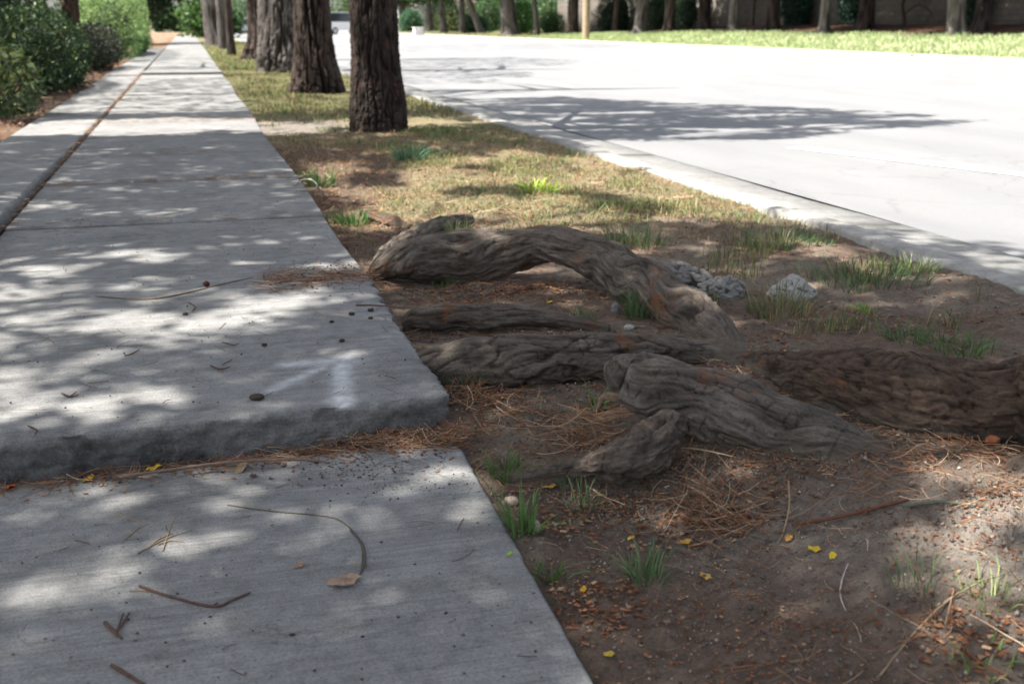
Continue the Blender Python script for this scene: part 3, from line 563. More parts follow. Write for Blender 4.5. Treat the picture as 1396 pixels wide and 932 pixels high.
# dark overhanging tree at the end of the pavement
def crown_tree(name, x, y, z, r, h, blobs, label, mat, col, n=1500, size=.16, group=None, leanx=0, light=None, cat='tree', trunk_res=(40, 24)):
    t = empty(name, (x, y, z), label, cat, group)
    pts = [(x, y, z-.3, r*1.5), (x, y, z+.05, r*1.3), (x+leanx*.1, y, z+.6, r), (x+leanx*.5, y, z+h*.5, r*.85), (x+leanx, y, z+h, r*.4)]
    bark_tube('trunk', pts, *trunk_res, bark_disp(x+y, .8, 5, .10, .06), mat, t)
    C = np.vstack([shell_pts(n, (x+b[0], y+b[1], z+b[2]), b[3:6], 2, .6, .3) for b in blobs])
    V, Fq, cc = leaf_cards(C, 3, size*.9, size, .5, col, .4)
    mesh_obj('crown', local(t, V), Fq, M_leaf, t, cc, False)
    return t
crown_tree('shade_tree', -2.3, 58, -.05, .35, 3.2, [(.2, 0, 2.6, 1.9, 3, 1.5), (-1.6, -3, 2.4, 1.7, 3, 1.9), (.9, 0, 3.2, 1.4, 2.5, 1.1), (2.0, -1, 3.1, 1.3, 2.0, .9), (3.0, -1, 3.5, 1.3, 2, .9)], 'dark leafy tree arching over the far end of the pavement', M_tree, (.020, .040, .014), 2600, .16)
# ------------------------------------------------------------------ the far side of the road
def far_at(px, X): return X, azX(px, X)
far = [  # px, X, radius px, lean, bark, label
    (549, 19.9+3, 6, 0, 1, 'far trunk just right of the nearest pine'), (585, 23.6, 5, 0, 1, 'slim far trunk in front of the white house'), (605, 21.6, 5, -.3, 1, 'far trunk at the right corner of the white house'),
    (630, 22.0, 4.5, 0, 1, 'thin far trunk right of the white house'), (655, 23.0, 5, -1.6, 1, 'leaning thin far trunk beside a shrub'), (696, 20.9+.8, 12, -.5, 1, 'thickest grey far trunk at the middle of the far kerb'),
    (733, 22.5, 4, -.5, 1, 'thin dark far trunk left of the tan pole'), (781, 23.0, 8, 0, 0, 'dark far trunk just left of the tan pole'), (838, 24.2, 4, .3, 0, 'thin crooked far trunk right of the tan pole'),
    (873, 22.8, 9, .3, 1, 'pale far trunk widening at its foot, right of the tan pole'), (913, 23.3, 8, 0, 0, 'dark far trunk beside a dark bush'), (960, 25.0, 9, 0, 0, 'dark far trunk close to the block wall'),
    (1000, 23.5, 7, 0, 1, 'grey far trunk at the grass edge, left of two'), (1053, 25.2, 9, 0, 0, 'dark broad far trunk in front of the ivy'), (1124, 23.4, 7.5, 0, 1, 'grey straight far trunk at the grass edge, right of the ivy'),
    (1180, 25.4, 11, 0, 0, 'dark far trunk with a flared foot by the block wall'), (1305, 23.6, 12, -.5, 1, 'pale far trunk nearest the right edge'), (1338, 25.6, 10, 0, 0, 'dark far trunk right of the pale one')]
for i, (px, X, rp, ln, bk, lb) in enumerate(far):
    x, y = far_at(px, X); z = float(bank_z(np.array(x), np.array(y))); dep = x*FW[0]+y*FW[1]; r = min(.62, rp*dep/F)
    hh = 4.5
    crown_tree('street_tree', x, y, z, r, hh, [(.3, 0, 5.0, 3.2, 3.4, 1.9), (-.2, .8, 4.0, 2.6, 2.8, 1.0)], lb, M_tree2 if bk else M_tree, (.04, .075, .025), 1300, .30, 'trees along the far side of the road', leanx=ln)
# thin curved trunk with a loop by the wall
x, y = far_at(1232, 26.3); z = float(bank_z(np.array(x), np.array(y)))
t = empty('young_tree', (x, y, z), 'thin curving dark sapling against the block wall', 'tree')
bark_tube('trunk', [(x, y, z-.1, .09), (x, y, z+.3, .07), (x-.12, y, z+.8, .06), (x+.1, y, z+1.6, .05), (x+.4, y, z+2.6, .03)], 40, 16, bark_disp(1, 1, 3, .1, .1), M_tree, t)
bark_tube('branch', [(x-.06, y, z+.4, .035), (x+.3, y-.3, z+.75, .03), (x+.6, y-.6, z+.6, .025), (x+.75, y-.8, z+.2, .02)], 30, 10, bark_disp(2, 1, 3, .1, .1), M_tree, t)
# tan utility pole
x, y = far_at(799, 20.9); z = float(bank_z(np.array(x), np.array(y)))
t = empty('utility_pole', (x, y, z), 'tan wooden utility pole at the far kerb', 'pole'); rr = 5*(x*FW[0]+y*FW[1])/F
V, fs, _ = tube([(x, y, z-.3, rr), (x, y, z+2, rr), (x, y, z+5, rr*.9), (x, y, z+9, rr*.75)], 40, 20, bark_disp(3, .4, 6, .03, .0)); mesh_obj('shaft', local(t, V), fs, M_wood, t)
m = MB(); m.box(-1.1, 1.1, -.06, .06, 8.2, 8.34); m.build('crossarm', M_wood, t, bevel=.01)
# block wall
t = empty('block_wall', (27.6, 14, .8), 'shaded tan concrete block wall behind the far trees', 'wall')
y1 = azX(760, 27.6); m = MB(); m.box(0, .2, 0, y1-14, -.6, 1.75); m.build('wall', M_block, t); m = MB(); m.box(-.03, .23, -.02, y1-14+.02, 1.752, 1.83); m.build('coping', M_kerb, t, bevel=.01)
pil = MB()
for k in range(12):
    m = MB(); yy = 2+k*5.2
    if 14+yy < y1: m.box(-.09, -.003, yy, yy+.42, -.6, 1.745); m.build('pier', M_block, t)
# bushes and ivy along it
for px, X, s, c, lb in [(752, 24.8, (.9, 1.2, .9), (.06, .12, .035), 'bright green bush left of the tan pole'), (832, 26.0, (.9, 1.4, 1.3), (.016, .04, .016), 'dark green bush right of the tan pole'), (848, 26.6, (.7, 1.0, 1.5), (.02, .045, .018), 'tall dark bush against the wall behind the crooked trunk'),
                        (896, 26.6, (.6, 1.0, 1.6), (.018, .05, .02), 'dark bush between the two grey far trunks'), (938, 26.6, (.7, 1.2, 1.4), (.03, .075, .03), 'green bush left of the dark trunk by the wall'), (1082, 27.0, (.5, 1.1, 1.3), (.018, .065, .04), 'ivy mass hanging on the wall between two trunks'),
                        (1158, 27.0, (.45, .8, 1.5), (.016, .055, .035), 'ivy patch on the wall left of the flared trunk'), (1322, 27.0, (.4, .7, 1.3), (.02, .05, .03), 'ivy strip behind the pale trunk at right')]:
    x, y = far_at(px, X); z = float(bank_z(np.array(x), np.array(y)))
    shrub('bush', (x, y, z+s[2]*.75), s, 1100, lb, 'bush', .11, c, M_leaf, per=3, spread=.08, depth=.4)
for px, Yd, s, c, lb in [(622, 112, (2.2, 1.6, 1.5), (.15, .19, .07), 'pale rounded bush right of the white house'), (645, 96, (1.3, 1.2, .9), (.05, .10, .04), 'low green bush by the leaning trunk'), (668, 108, (1.6, 1.5, 2.0), (.06, .12, .04), 'green bush behind the leaning trunk'), (712, 90, (1.0, 1.2, 1.5), (.05, .12, .03), 'green bush right of the thickest trunk'), (560, 118, (1.2, 1.2, 1.3), (.06, .14, .07), 'blue-green bush left of the white house'), (607, 120, (2.5, 2, 3.0), (.03, .07, .025), 'dark tree-like bush at the corner of the white house')]:
    d = ray(px, HZ); X = d[0]/d[1]*Yd; z = float(bank_z(np.array(X), np.array(float(Yd))))
    shrub('bush', (X, Yd, z+s[2]*.7), s, 1300, lb, 'bush', .18, c, M_leaf, per=3, spread=.12)
# white house
d = ray(578, HZ); hy = 126.0; hx = d[0]/d[1]*hy
t = empty('house', (hx, hy, 0), 'white stucco house beyond the far trees', 'house')
m = MB(); m.box(-2.6, 5.5, 0, 8, -.2, 3.2); m.build('wall', M_white, t)
m = MB(); m.add([(-3.2, -.6, 3.2), (6.1, -.6, 3.2), (6.1, 8.6, 3.2), (-3.2, 8.6, 3.2), (-.5, 4, 5.2), (3.4, 4, 5.2)], [(0, 1, 5, 4), (2, 3, 4, 5)]); m.add([(-3.2, -.6, 3.2), (6.1, -.6, 3.2), (6.1, 8.6, 3.2), (-3.2, 8.6, 3.2), (-.5, 4, 5.2), (3.4, 4, 5.2)], [(1, 2, 5), (3, 0, 4)]); m.build('roof', M_roof, t)
for wx in (-1.9, 3.6):
    m = MB(); m.box(wx, wx+1.1, -.06, -.002, .9, 2.3); f = m.build('window', M_white, t); m = MB(); m.box(wx+.1, wx+1.0, -.075, -.0605, 1.0, 2.2); m.build('pane', M_glass, f)
m = MB(); m.box(.4, 1.4, -.07, -.002, -.1, 2.1); dd = m.build('door', M_green, t); m = MB(); m.box(1.22, 1.28, -.12, -.072, .95, 1.05); m.build('handle', M_alu, dd)
# white gate pillar
d = ray(570, HZ); X = d[0]/d[1]*100; t = empty('gate_pillar', (X, 100, 0), 'low white pillar by the far kerb in front of the house', 'pillar')
m = MB(); m.box(-.4, .4, -.4, .4, -.1, .55); m.build('shaft', M_white, t, bevel=.02); m = MB(); m.box(-.46, .46, -.46, .46, .552, .62); m.build('cap', M_white, t, bevel=.02)
# distant trees closing the view
for i, (px, Yd, h, c, lb) in enumerate([(215, 150, 4, (.03, .06, .02), 'distant dark tree left of the pavement end'), (244, 170, 2.2, (.08, .13, .05), 'distant pale green bush at the pavement end'), (281, 84, 3, (.06, .12, .03), 'small bright tree at the end of the verge'), (322, 210, 6, (.09, .14, .07), 'distant pale green tree left above the silver car'), (352, 200, 7, (.06, .11, .05), 'distant green tree above the silver car'), (412, 190, 6, (.10, .17, .05), 'distant bright green tree between the dark trunks'), (470, 170, 7, (.07, .13, .04), 'distant green tree above the white van'), (500, 180, 6, (.06, .11, .04), 'distant tree hidden behind the nearest pine'), (540, 165, 6, (.08, .13, .06), 'distant tree left of the house'), (625, 150, 8, (.05, .10, .03), 'distant tall tree behind the house'), (675, 145, 8, (.035, .075, .025), 'distant dark tree right of the house'), (715, 130, 8, (.05, .10, .03), 'distant tree behind the thickest trunk'), (750, 120, 8, (.07, .13, .05), 'distant green tree left of the wall')]):
    d = ray(px, HZ); X = d[0]/d[1]*Yd
    crown_tree('distant_tree', X, Yd, -.2, .25, h*.7, [(0, 0, h*.62, h*.55, h*.5, h*.5), (h*.3, 0, h*.35, h*.4, h*.4, h*.35)], lb, M_tree2, c, 700, .4, 'distant trees', trunk_res=(16, 10))
# parked vehicles far down the road
def car(name, px, Yd, rz, mat, label, cat, L=4.5, W=1.8, H=1.45, van=False):
    d = ray(px, HZ); X = d[0]/d[1]*Yd; t = empty(name, (X, Yd, ZR), label, cat, None, rz)
    prof = [(-L/2, .35), (-L/2, .75), (-L/2+.1, .88), (-L*.30, .95), (L*.26, .92), (L*.47, .80), (L/2, .62), (L/2, .35)]
    if van: prof = [(-L/2, .35), (-L/2, 1.1), (-L*.3, 1.12), (L*.28, 1.1), (L*.47, .98), (L/2, .7), (L/2, .35)]
    cab = [(-L*.42, .945), (-L*.30, H), (L*.08, H), (L*.27, .925)] if not van else [(-L*.495, 1.09), (-L*.47, H), (L*.20, H), (L*.36, 1.08)]
    def ext(p, w0, w1, mt, nm, bev):
        n = len(p); zm = max(q[1] for q in p); zn = min(q[1] for q in p); V = []
        for s in (-1, 1):
            for (a, b) in p: V.append((a, s*(w0+(w1-w0)*(b-zn)/(zm-zn)), b))
        m = MB(); m.add(V, [(i, (i+1) % n, n+(i+1) % n, n+i) for i in range(n)])
        for s in (0, n):
            for i in range(1, n-2): m.add(np.array(V)[[s, s+i, s+i+1, s+i+1]][:3], [(0, 1, 2)])
            m.add(np.array(V)[[s, s+n-2, s+n-1]], [(0, 1, 2)])
        return m.build(nm, mt, t, bevel=0)
    ext(prof, W/2, W/2*.97, mat, 'body', .05); ext(cab, W/2*.94, W/2*.78, mat, 'cabin', .03)
    for s in (-1, 1):
        m = MB(); a = cab; k = W/2*.90
        m.add([(a[0][0]+.25, s*(k+.035), a[0][1]+.04), (a[1][0]+.15, s*(k-.06), H-.08), (a[2][0]-.05, s*(k-.06), H-.08), (a[3][0]-.3, s*(k+.035), a[0][1]+.04)], [(0, 1, 2, 3)]); m.build('window', M_glass, t)
        for xx in (-L*.31, L*.31):
            m = MB(); th = np.linspace(0, 2*PI, 20, endpoint=False)
            V = np.array([(xx+.32*math.cos(a_), s*(W/2-.2+.22*q), .32+.32*math.sin(a_)) for q in (0, 1) for a_ in th]); m.add(V, [(i, (i+1) % 20, 20+(i+1) % 20, 20+i) for i in range(20)])
            m.add(np.vstack([V[20:], [(xx, s*(W/2+.02), .32)]]), [(i, (i+1) % 20, 20) for i in range(20)]); wh = m.build('wheel', M_rub, t)
            m = MB(); m.add([(xx+.2*math.cos(a_), s*(W/2+.028), .32+.2*math.sin(a_)) for a_ in th]+[(xx, s*(W/2+.034), .32)], [(i, (i+1) % 20, 20) for i in range(20)]); m.build('rim', M_alu, wh)
        m = MB(); m.box(L/2-.06, L/2+.01, s*W*.36-.17, s*W*.36+.17, .62, .74); m.build('headlight', M_lamp, t); m = MB(); m.box(-L/2-.012, -L/2+.03, s*W*.38-.12, s*W*.38+.12, .72, .88); m.build('tail_light', M_red, t)
    m = MB(); a = cab; m.add([(a[3][0]+.02, -.66, a[3][1]+.03), (a[3][0]+.02, .66, a[3][1]+.03), (a[2][0]+.04, .58, H-.05), (a[2][0]+.04, -.58, H-.05)], [(0, 1, 2, 3)]); m.build('windscreen', M_glass, t)
    m = MB(); m.add([(a[0][0]-.015, -.66, a[0][1]+.04), (a[0][0]-.015, .66, a[0][1]+.04), (a[1][0]-.03, .58, H-.05), (a[1][0]-.03, -.58, H-.05)], [(0, 1, 2, 3)]); m.build('rear_window', M_glass, t)
car('parked_car', 331, 104, math.radians(20), M_silver, 'silver car parked far down the road', 'car')
car('parked_car', 345, 118, math.radians(80), M_carw, 'white car parked behind the silver one', 'car')
car('parked_van', 468, 108, math.radians(25), M_carw, 'white van parked far down the road', 'van', 4.9, 1.95, 2.0, True)
# ------------------------------------------------------------------ rocks, pebbles
def stone(name, x, yb, wpx, hpx, col, label, cat='rock', seed=1, z=None, res=48, knob=.25, holes=True):
    zz = ZG+.03 if z is None else z; g = P(x, yb, zz); dep = float((g-CAM)@FW); w_, h_ = wpx*dep/F, hpx*dep/F
    u = np.linspace(0, PI, res); v = np.linspace(0, 2*PI, res*2, endpoint=False); U, W_ = np.meshgrid(u, v, indexing='ij')
    d = np.stack([np.sin(U)*np.cos(W_), np.sin(U)*np.sin(W_), np.cos(U)], -1)
    n = fbm(d[..., 0]*1.3+seed, d[..., 1]*1.3, d[..., 2]*1.3, 3); f = fbm(d[..., 0]*7+seed, d[..., 1]*7, d[..., 2]*7, 4, .6); b = np.full(n.shape, .5)
    rr = 1+(.24 if holes else .15)*n+.05*f
    if holes == 'nodules':
        q = np.random.default_rng(int(seed*10)).normal(size=(150, 3)); q /= np.linalg.norm(q, axis=1)[:, None]
        dd = np.sqrt(np.maximum(0, 2-2*np.max(d.reshape(-1, 3)@q.T, 1))).reshape(n.shape); k = np.sqrt(np.clip(1-(dd/.24)**2, 0, 1))
        rr = rr*.86+knob*.26*k+.05*f; b = .10*k+.02*f+.01
    elif holes == 'pyramid':
        u4 = np.abs(d[..., 0])**1.25+np.abs(d[..., 1])**1.25+np.abs(d[..., 2])**1.25; rr = 1.12/u4**(1/1.25)+.10*n+.07*f; pit = sstep(.28, .5, pn(d[..., 0]*5.5+seed, d[..., 1]*5.5, d[..., 2]*5.5)); rr = rr-.14*pit; b = .12-.11*pit+.03*f
    V = d*rr[..., None]*np.array([w_*.5, w_*.38, h_*.5]); c = g+np.array([FW[0], FW[1], 0])*w_*.3+np.array([0, 0, h_*(.17 if holes else .30)])
    o = mesh_obj(name, V.reshape(-1, 3), grid_faces(res, res*2, True), M_rock, None, (np.array(col)*(1-.75*sstep(.12, .0, b)[..., None] if holes else 1.0)*np.ones(V.shape)).reshape(-1, 3))
    o.location = c; o.rotation_euler.z = -YAW; return tag(o, label, cat)
o = stone('rock', 940, 402, 96, 50, (.20, .19, .18), 'longer lumpy dark grey rock behind the arching root', seed=3.1, knob=.75, res=72, holes='nodules'); o.rotation_euler.y = .45
o = stone('rock', 988, 410, 64, 44, (.27, .26, .245), 'pale pitted rock touching the right end of the lumpy dark one', seed=6.1, knob=.55, res=64, holes='nodules')
o = stone('rock', 1084, 416, 66, 54, (.36, .355, .34), 'pale pyramid-shaped rock standing alone in the grass', seed=8.4, knob=.22, res=64, holes='pyramid')
stone('pebble', 728, 724, 15, 20, (.45, .40, .34), 'pale upright pebble by the edge of the lower slab', 'pebble', 2.2, ZG-.03, 24, holes=False)
stone('pebble', 696, 690, 22, 14, (.42, .34, .26), 'tan flat pebble above the pale upright one', 'pebble', 2.7, ZG-.03, 24, holes=False)
stone('pebble', 858, 450, 15, 8, (.36, .34, .32), 'white flat pebble in front of the arch foot', 'pebble', 3.7, None, 24, holes=False)
stone('pebble', 839, 427, 11, 18, (.20, .19, .18), 'grey thin stone leaning on the arching root', 'pebble', 5.7, None, 24, holes=False)
stone('pebble', 349, 545, 20, 8, (.055, .045, .035), 'dark brown clod on the raised slab below the white spray mark', 'clod', 4.4, 0.004, 28, holes=False)
stone('pebble', 281, 390, 9, 8, (.08, .03, .022), 'reddish lump far left on the raised slab', 'clod', 4.9, 0.006, 20, holes=False)
stone('bark_chip', 1355, 606, 20, 14, (.20, .075, .035), 'rusty bark chip lying against the thickest root', 'bark chip', 7.1, .01, 20, holes=False)
for i, (x, y, s, lb) in enumerate([(452, 440, 7, 'left one of the dark crumbs by the slab edge'), (466, 466, 8, 'nearest dark crumb in the middle of the raised slab'), (479, 430, 9, 'upper dark crumb by the slab edge'), (505, 425, 9, 'dark crumb closest to the slab edge'), (505, 435, 7, 'small dark crumb below the closest one'), (360, 472, 8, 'brown crumb at the centre of the raised slab'), (252, 430, 8, 'dark crumb left of centre on the raised slab'), (398, 868, 9, 'dark crumb near the bottom of the lower slab'), (278, 744, 6, 'small dark crumb below the bundle of stalks'), (338, 791, 5, 'tiny dark crumb above the bent twig')]):
    stone('soil_crumb', x, y, s*.95, s*.6, (.05, .042, .036), lb, 'crumb', 1.1+i*2.3, .004 if y < 600 else -.095, 18, holes=False)
# ------------------------------------------------------------------ twigs
def surf(x, y, lift=.004):
    if y < 600 and x < 615: return P(x, y, .003+lift)
    return P(x, y, -.092+lift)
def twig(pts, rad0, col, label, cat='twig', fn=surf, name='twig', side=None):
    rad = rad0*.74
    A = [(*fn(x, y, rad+.001+(rest[0] if rest else 0)), rad) for x, y, *rest in pts]; A = np.array(A); A[-1, 3] *= .6
    c = A[:, :3].mean(0); V, fs, (S, TH, RR) = tube(A, 12*len(pts), 9, lambda S, TH, R: R*(.25*pn(S*60, TH*.0+2, np.cos(TH))+.15*pn(S*200, 3, np.sin(TH))))
    m = MB(); cc = np.array(col)*(1+.3*pn(V[:, 0]*90, V[:, 1]*90, V[:, 2]*90))[:, None]; m.add(V, fs[0], cc); m.f[3].append(fs[1])
    for s in side or []:
        B = np.array([(*fn(x, y, rad+.002), rad*.6) for x, y in s]); V, fs, _ = tube(B, 12, 7); m.add(V, fs[0], col)
    o = m.build(name, M_twig, None, True, origin=c); o.location = c; return tag(o, label, cat)
br = (.10, .06, .045); gy = (.12, .10, .085); tn = (.26, .19, .12); rd = (.13, .055, .035)
twig([(190, 798), (230, 812), (290, 826), (318, 817), (341, 807)], .0034, br, 'bent brown twig at the lower left of the lower slab', side=[[(288, 826), (297, 821)]])
twig([(310, 688), (350, 694), (385, 698), (430, 702), (460, 708), (482, 725), (494, 748), (492, 780)], .0024, (.10, .085, .06), 'long curved twig hooking down to the tan leaf')
twig([(478, 722), (494, 742), (497, 765), (490, 784)], .0036, (.09, .08, .07), 'short thick grey end of the curved twig by the tan leaf')
twig([(143, 848), (155, 860), (166, 870)], .0045, br, 'short dark twig in the lower left corner', side=[[(158, 862), (170, 845), (176, 835)], [(160, 858), (168, 836)]])
twig([(152, 906), (172, 918), (196, 932)], .0045, br, 'brown twig cut by the bottom edge')
twig([(158, 699), (175, 706), (195, 711)], .0022, tn, 'thin tan stalk left of the stalk bundle')
for i, (a, b) in enumerate([((190, 752), (262, 722)), ((200, 748), (232, 728)), ((222, 750), (240, 700)), ((215, 742), (250, 738)), ((170, 735), (205, 712))]): twig([a, ((a[0]+b[0])/2, (a[1]+b[1])/2-3), b], .0018, tn, ['longest tan stalk of the bundle on the lower slab', 'short tan stalk inside the bundle', 'upright tan stalk of the bundle', 'flat tan stalk at the right of the bundle', 'loose tan stalk left of the bundle'][i], 'stalk', name='dry_stalk')
twig([(165, 650, .012), (230, 640, .018), (320, 629, .02), (400, 626, .018), (445, 629, .006)], .0046, (.17, .12, .095), 'long pale stick lying along the foot of the step')
twig([(130, 404), (200, 408), (260, 398), (300, 388), (345, 378)], .0040, (.15, .11, .08), 'long thin stick across the far part of the raised slab')
twig([(287, 498), (300, 503), (313, 500)], .0028, br, 'small curved twig left of the white spray mark', side=[[(303, 497), (316, 490)]])
twig([(303, 466), (318, 470), (326, 468)], .0022, br, 'tiny twig in the middle of the raised slab')
twig([(170, 485), (180, 482), (190, 476)], .0026, br, 'short dark twig on the left of the raised slab')
twig([(84, 536), (95, 540), (107, 538)], .0032, br, 'dark twig at the far left of the raised slab', side=[[(97, 539), (104, 534)]])
twig([(38, 580), (50, 586), (48, 592)], .0028, br, 'curled twig near the left edge above the step')
twig([(257, 412), (266, 418), (262, 424)], .0026, br, 'little forked twig left of the long stick')
twig([(485, 416), (510, 416), (535, 418), (552, 422)], .0032, br, 'twig poking over the right edge of the raised slab')
twig([(402, 252), (410, 246), (424, 245), (432, 252), (428, 258), (412, 260), (404, 258)], .006, (.30, .28, .25), 'pale looped strip on the pavement edge below the nearest pine')
def gsurf(x, y, lift=.004):
    p = P(x, y, ZG)
    for _ in range(3): p = P(x, y, float(gzf(p[0], p[1]))+lift)
    return p
twig([(1158, 764), (1148, 790), (1146, 812), (1153, 832)], .0024, (.42, .36, .32), 'pale hooked stalk standing on the bare soil at right', fn=gsurf, name='dry_stalk', cat='stalk')
twig([(1075, 655, .03), (1076, 690, .02), (1068, 725), (1060, 740)], .0028, tn, 'tan upright stalk below the knob root', fn=gsurf, name='dry_stalk', cat='stalk')
twig([(905, 610, .03), (950, 612, .03), (1000, 622, .02)], .0024, tn, 'tan stalk crossing in front of the hollow under the knob', fn=gsurf, name='dry_stalk', cat='stalk')
twig([(1080, 715), (1140, 705), (1200, 690), (1240, 680)], .0045, rd, 'reddish stick lying on the soil below the big root', fn=gsurf)
twig([(1230, 690), (1280, 684), (1330, 688)], .0045, (.12, .13, .10), 'grey-green stick on the soil near the right edge', fn=gsurf)
twig([(1200, 920), (1240, 870), (1290, 820), (1340, 790)], .0030, tn, 'long thin stalk slanting across the lower right corner', fn=gsurf, name='dry_stalk', cat='stalk')
twig([(1310, 880), (1340, 905), (1380, 925)], .0034, rd, 'brown stick in the lower right corner', fn=gsurf)
# ------------------------------------------------------------------ fallen leaves (each curled a little)
def leaf(x, y, spx, col, label, rz=0, fn=surf, group=None, asp=.62, pts=9):
    c = fn(x, y, .006); dep = float((c-CAM)@FW); L = spx*dep/F
    th = np.linspace(0, 2*PI, 18, endpoint=False); rr = 1+.14*np.cos(th*5+rz)+.08*np.cos(th*9); V = [(0, 0, .12*L)]
    for k in (.55, 1): V += [(k*q*L*.5*math.cos(a), k*q*L*.5*asp*math.sin(a), .10*L*(k*math.sin(a*2+rz))**2+.08*L*k*math.cos(a+rz)) for a, q in zip(th, rr)]
    f3 = [(0, 1+i, 1+(i+1) % 18) for i in range(18)]; f4 = [(1+i, 19+i, 19+(i+1) % 18, 1+(i+1) % 18) for i in range(18)]
    cc = np.array(col)*(1+.25*rng.normal(size=(len(V), 1))*.6)
    o = mesh_obj('fallen_leaf', V, [np.array(f3), np.array(f4)], M_litter, None, np.clip(cc, 0, 1)); o.location = c; o.rotation_euler = (random.uniform(-.2, .2), random.uniform(-.2, .2), rz); return tag(o, label, 'leaf', group)
yel = (.52, .36, .03)
leaf(469, 792, 44, (.30, .21, .15), 'large tan dry leaf on the lower slab', .3, asp=.85)
for i, (x, y, s, c, lb) in enumerate([(209, 638, 20, yel, 'bright yellow leaf against the step, left of the long stick'), (121, 652, 22, (.45, .27, .03), 'ochre leaf in the needles at the left of the step'), (10, 664, 24, (.36, .07, .02), 'red-brown leaf at the left edge below the step'), (325, 640, 30, (.28, .20, .12), 'pale brown leaf under the long stick'), (345, 648, 14, (.09, .04, .03), 'dark leaf below the long stick'), (408, 770, 16, (.26, .17, .11), 'small tan leaf left of the large one')]): leaf(x, y, s, c, lb, i*1.3)
for i, (x, y, s, c, lb) in enumerate([(550, 607, 20, yel, 'bright yellow leaf at the foot of the slab corner'), (748, 412, 14, yel, 'yellow leaf on the soil under the arch'), (795, 803, 14, (.50, .30, .03), 'golden leaf on the soil right of the slab, near the bottom'), (750, 663, 18, (.45, .27, .06), 'ochre leaf below the soil mound'), (1110, 748, 20, yel, 'yellow leaf on the bare soil, upper of two'), (1135, 757, 16, (.50, .38, .03), 'yellow leaf on the bare soil, lower of two'), (935, 738, 16, (.42, .24, .05), 'ochre leaf between the weeds and the dry tuft'), (962, 785, 18, (.42, .27, .07), 'tan-yellow leaf in the middle of the bare soil'), (1075, 733, 16, (.40, .2, .05), 'orange leaf at the foot of the tan upright stalk'), (830, 891, 16, (.42, .3, .05), 'yellowish leaf near the bottom of the soil'), (905, 437, 14, (.5, .22, .03), 'orange leaf at the grass tuft before the arch'), (860, 733, 16, (.45, .32, .06), 'yellow leaf just above the green weed')]):
    leaf(x, y, s, c, lb, i*2.1, gsurf)
leaf(695, 754, 11, (.22, .36, .03), 'small lime-green leaf at the edge of the lower slab', .4)
# ------------------------------------------------------------------ litter, needles, grass
def on_ground(x, y): return gzf(x, y)
def strips(P0, ang, L, W, curve, col, zf, lift, tilt=None, name='pine_needles', mat=None, segs=4):
    n = len(P0); t = np.linspace(-.5, .5, segs+1)
    a = ang[:, None]+curve[:, None]*t[None]; dx = np.cos(a)*L[:, None]/segs; dy = np.sin(a)*L[:, None]/segs
    X = P0[:, 0:1]+np.cumsum(dx, 1)-dx.sum(1, keepdims=True)/2; Y = P0[:, 1:2]+np.cumsum(dy, 1)-dy.sum(1, keepdims=True)/2
    Z = zf(X, Y)+lift[:, None]
    if tilt is not None: Z = np.maximum(Z, (zf(P0[:, 0], P0[:, 1])+lift)[:, None]+tilt[:, None]*t[None]*L[:, None])
    nx, ny = -np.sin(a)*W[:, None]/2, np.cos(a)*W[:, None]/2
    V = np.stack([np.stack([X-nx, Y-ny, Z], -1), np.stack([X, Y, Z+W[:, None]*.6], -1), np.stack([X+nx, Y+ny, Z], -1)], 2)  # n, s, 3, 3
    b = (np.arange(n)*(segs+1)*3)[:, None]; s = np.arange(segs)[None]; q = []
    for k in (0, 1): q.append(np.stack([b+s*3+k, b+(s+1)*3+k, b+(s+1)*3+k+1, b+s*3+k+1], -1).reshape(-1, 4))
    return V.reshape(-1, 3), np.vstack(q), np.repeat(col, (segs+1)*3, 0)
NC = np.array([[.20, .10, .05], [.14, .07, .04], [.26, .17, .10], [.18, .08, .04], [.30, .22, .15]])
def needle_set(pts, zf, lmin=.05, lmax=.12, w=.0016, lift=.004, tilt=.25, colm=1.0):
    n = len(pts); c = NC[rng.integers(len(NC), size=n)]*np.exp(rng.normal(size=(n, 1))*.3)*colm
    return strips(pts, rng.uniform(0, 2*PI, n), rng.uniform(lmin, lmax, n), np.full(n, w)*rng.uniform(.7, 1.4, n), rng.normal(size=n)*.7, c, zf, lift*rng.uniform(.5, 3, n), rng.normal(size=n)*tilt)
def join(name, parts, mat, kind='stuff', smooth=True):
    n = 0; V = []; Fq = []; C = []
    for v, f, c in parts: V.append(v); Fq.append(f+n); C.append(c); n += len(v)
    return tag(mesh_obj(name, np.vstack(V), np.vstack(Fq), mat, None, np.clip(np.vstack(C), 0, 1), smooth), kind=kind)
def scat(n, x0, x1, y0, y1, dens=None):
    p = np.stack([rng.uniform(x0, x1, n), rng.uniform(y0, y1, n)], 1)
    if dens is not None: p = p[rng.uniform(size=n) < dens(p[:, 0], p[:, 1])]
    return p
def pxc(x, y, z=ZG): return P(x, y, z)[:2]
def blob(px, n, sx, sy, z=ZG):
    c = pxc(*px, z); return c+rng.normal(size=(n, 2))*np.array([sx, sy])
slabz = lambda X, Y: np.where(np.asarray(Y) > 2.535, .004, -.092+.0*np.asarray(Y))
ver = lambda p: p[(p[:, 0] > edgeX(p[:, 1])+.005) & (p[:, 0] < 2.72)]
nz = lambda x, y: sstep(-.15, .4, fbm(x*3+7, y*3, 2.2, 3))
parts = [needle_set(ver(scat(5000, .58, 2.7, .95, 5.2, lambda x, y: .15+.85*nz(x, y))), on_ground, .02, .08, .0011, .002, .10)]
parts.append(needle_set(ver(scat(3500, .58, 2.7, 5.0, 10, lambda x, y: .2+.8*nz(x, y))), on_ground, .06, .14, .0022))
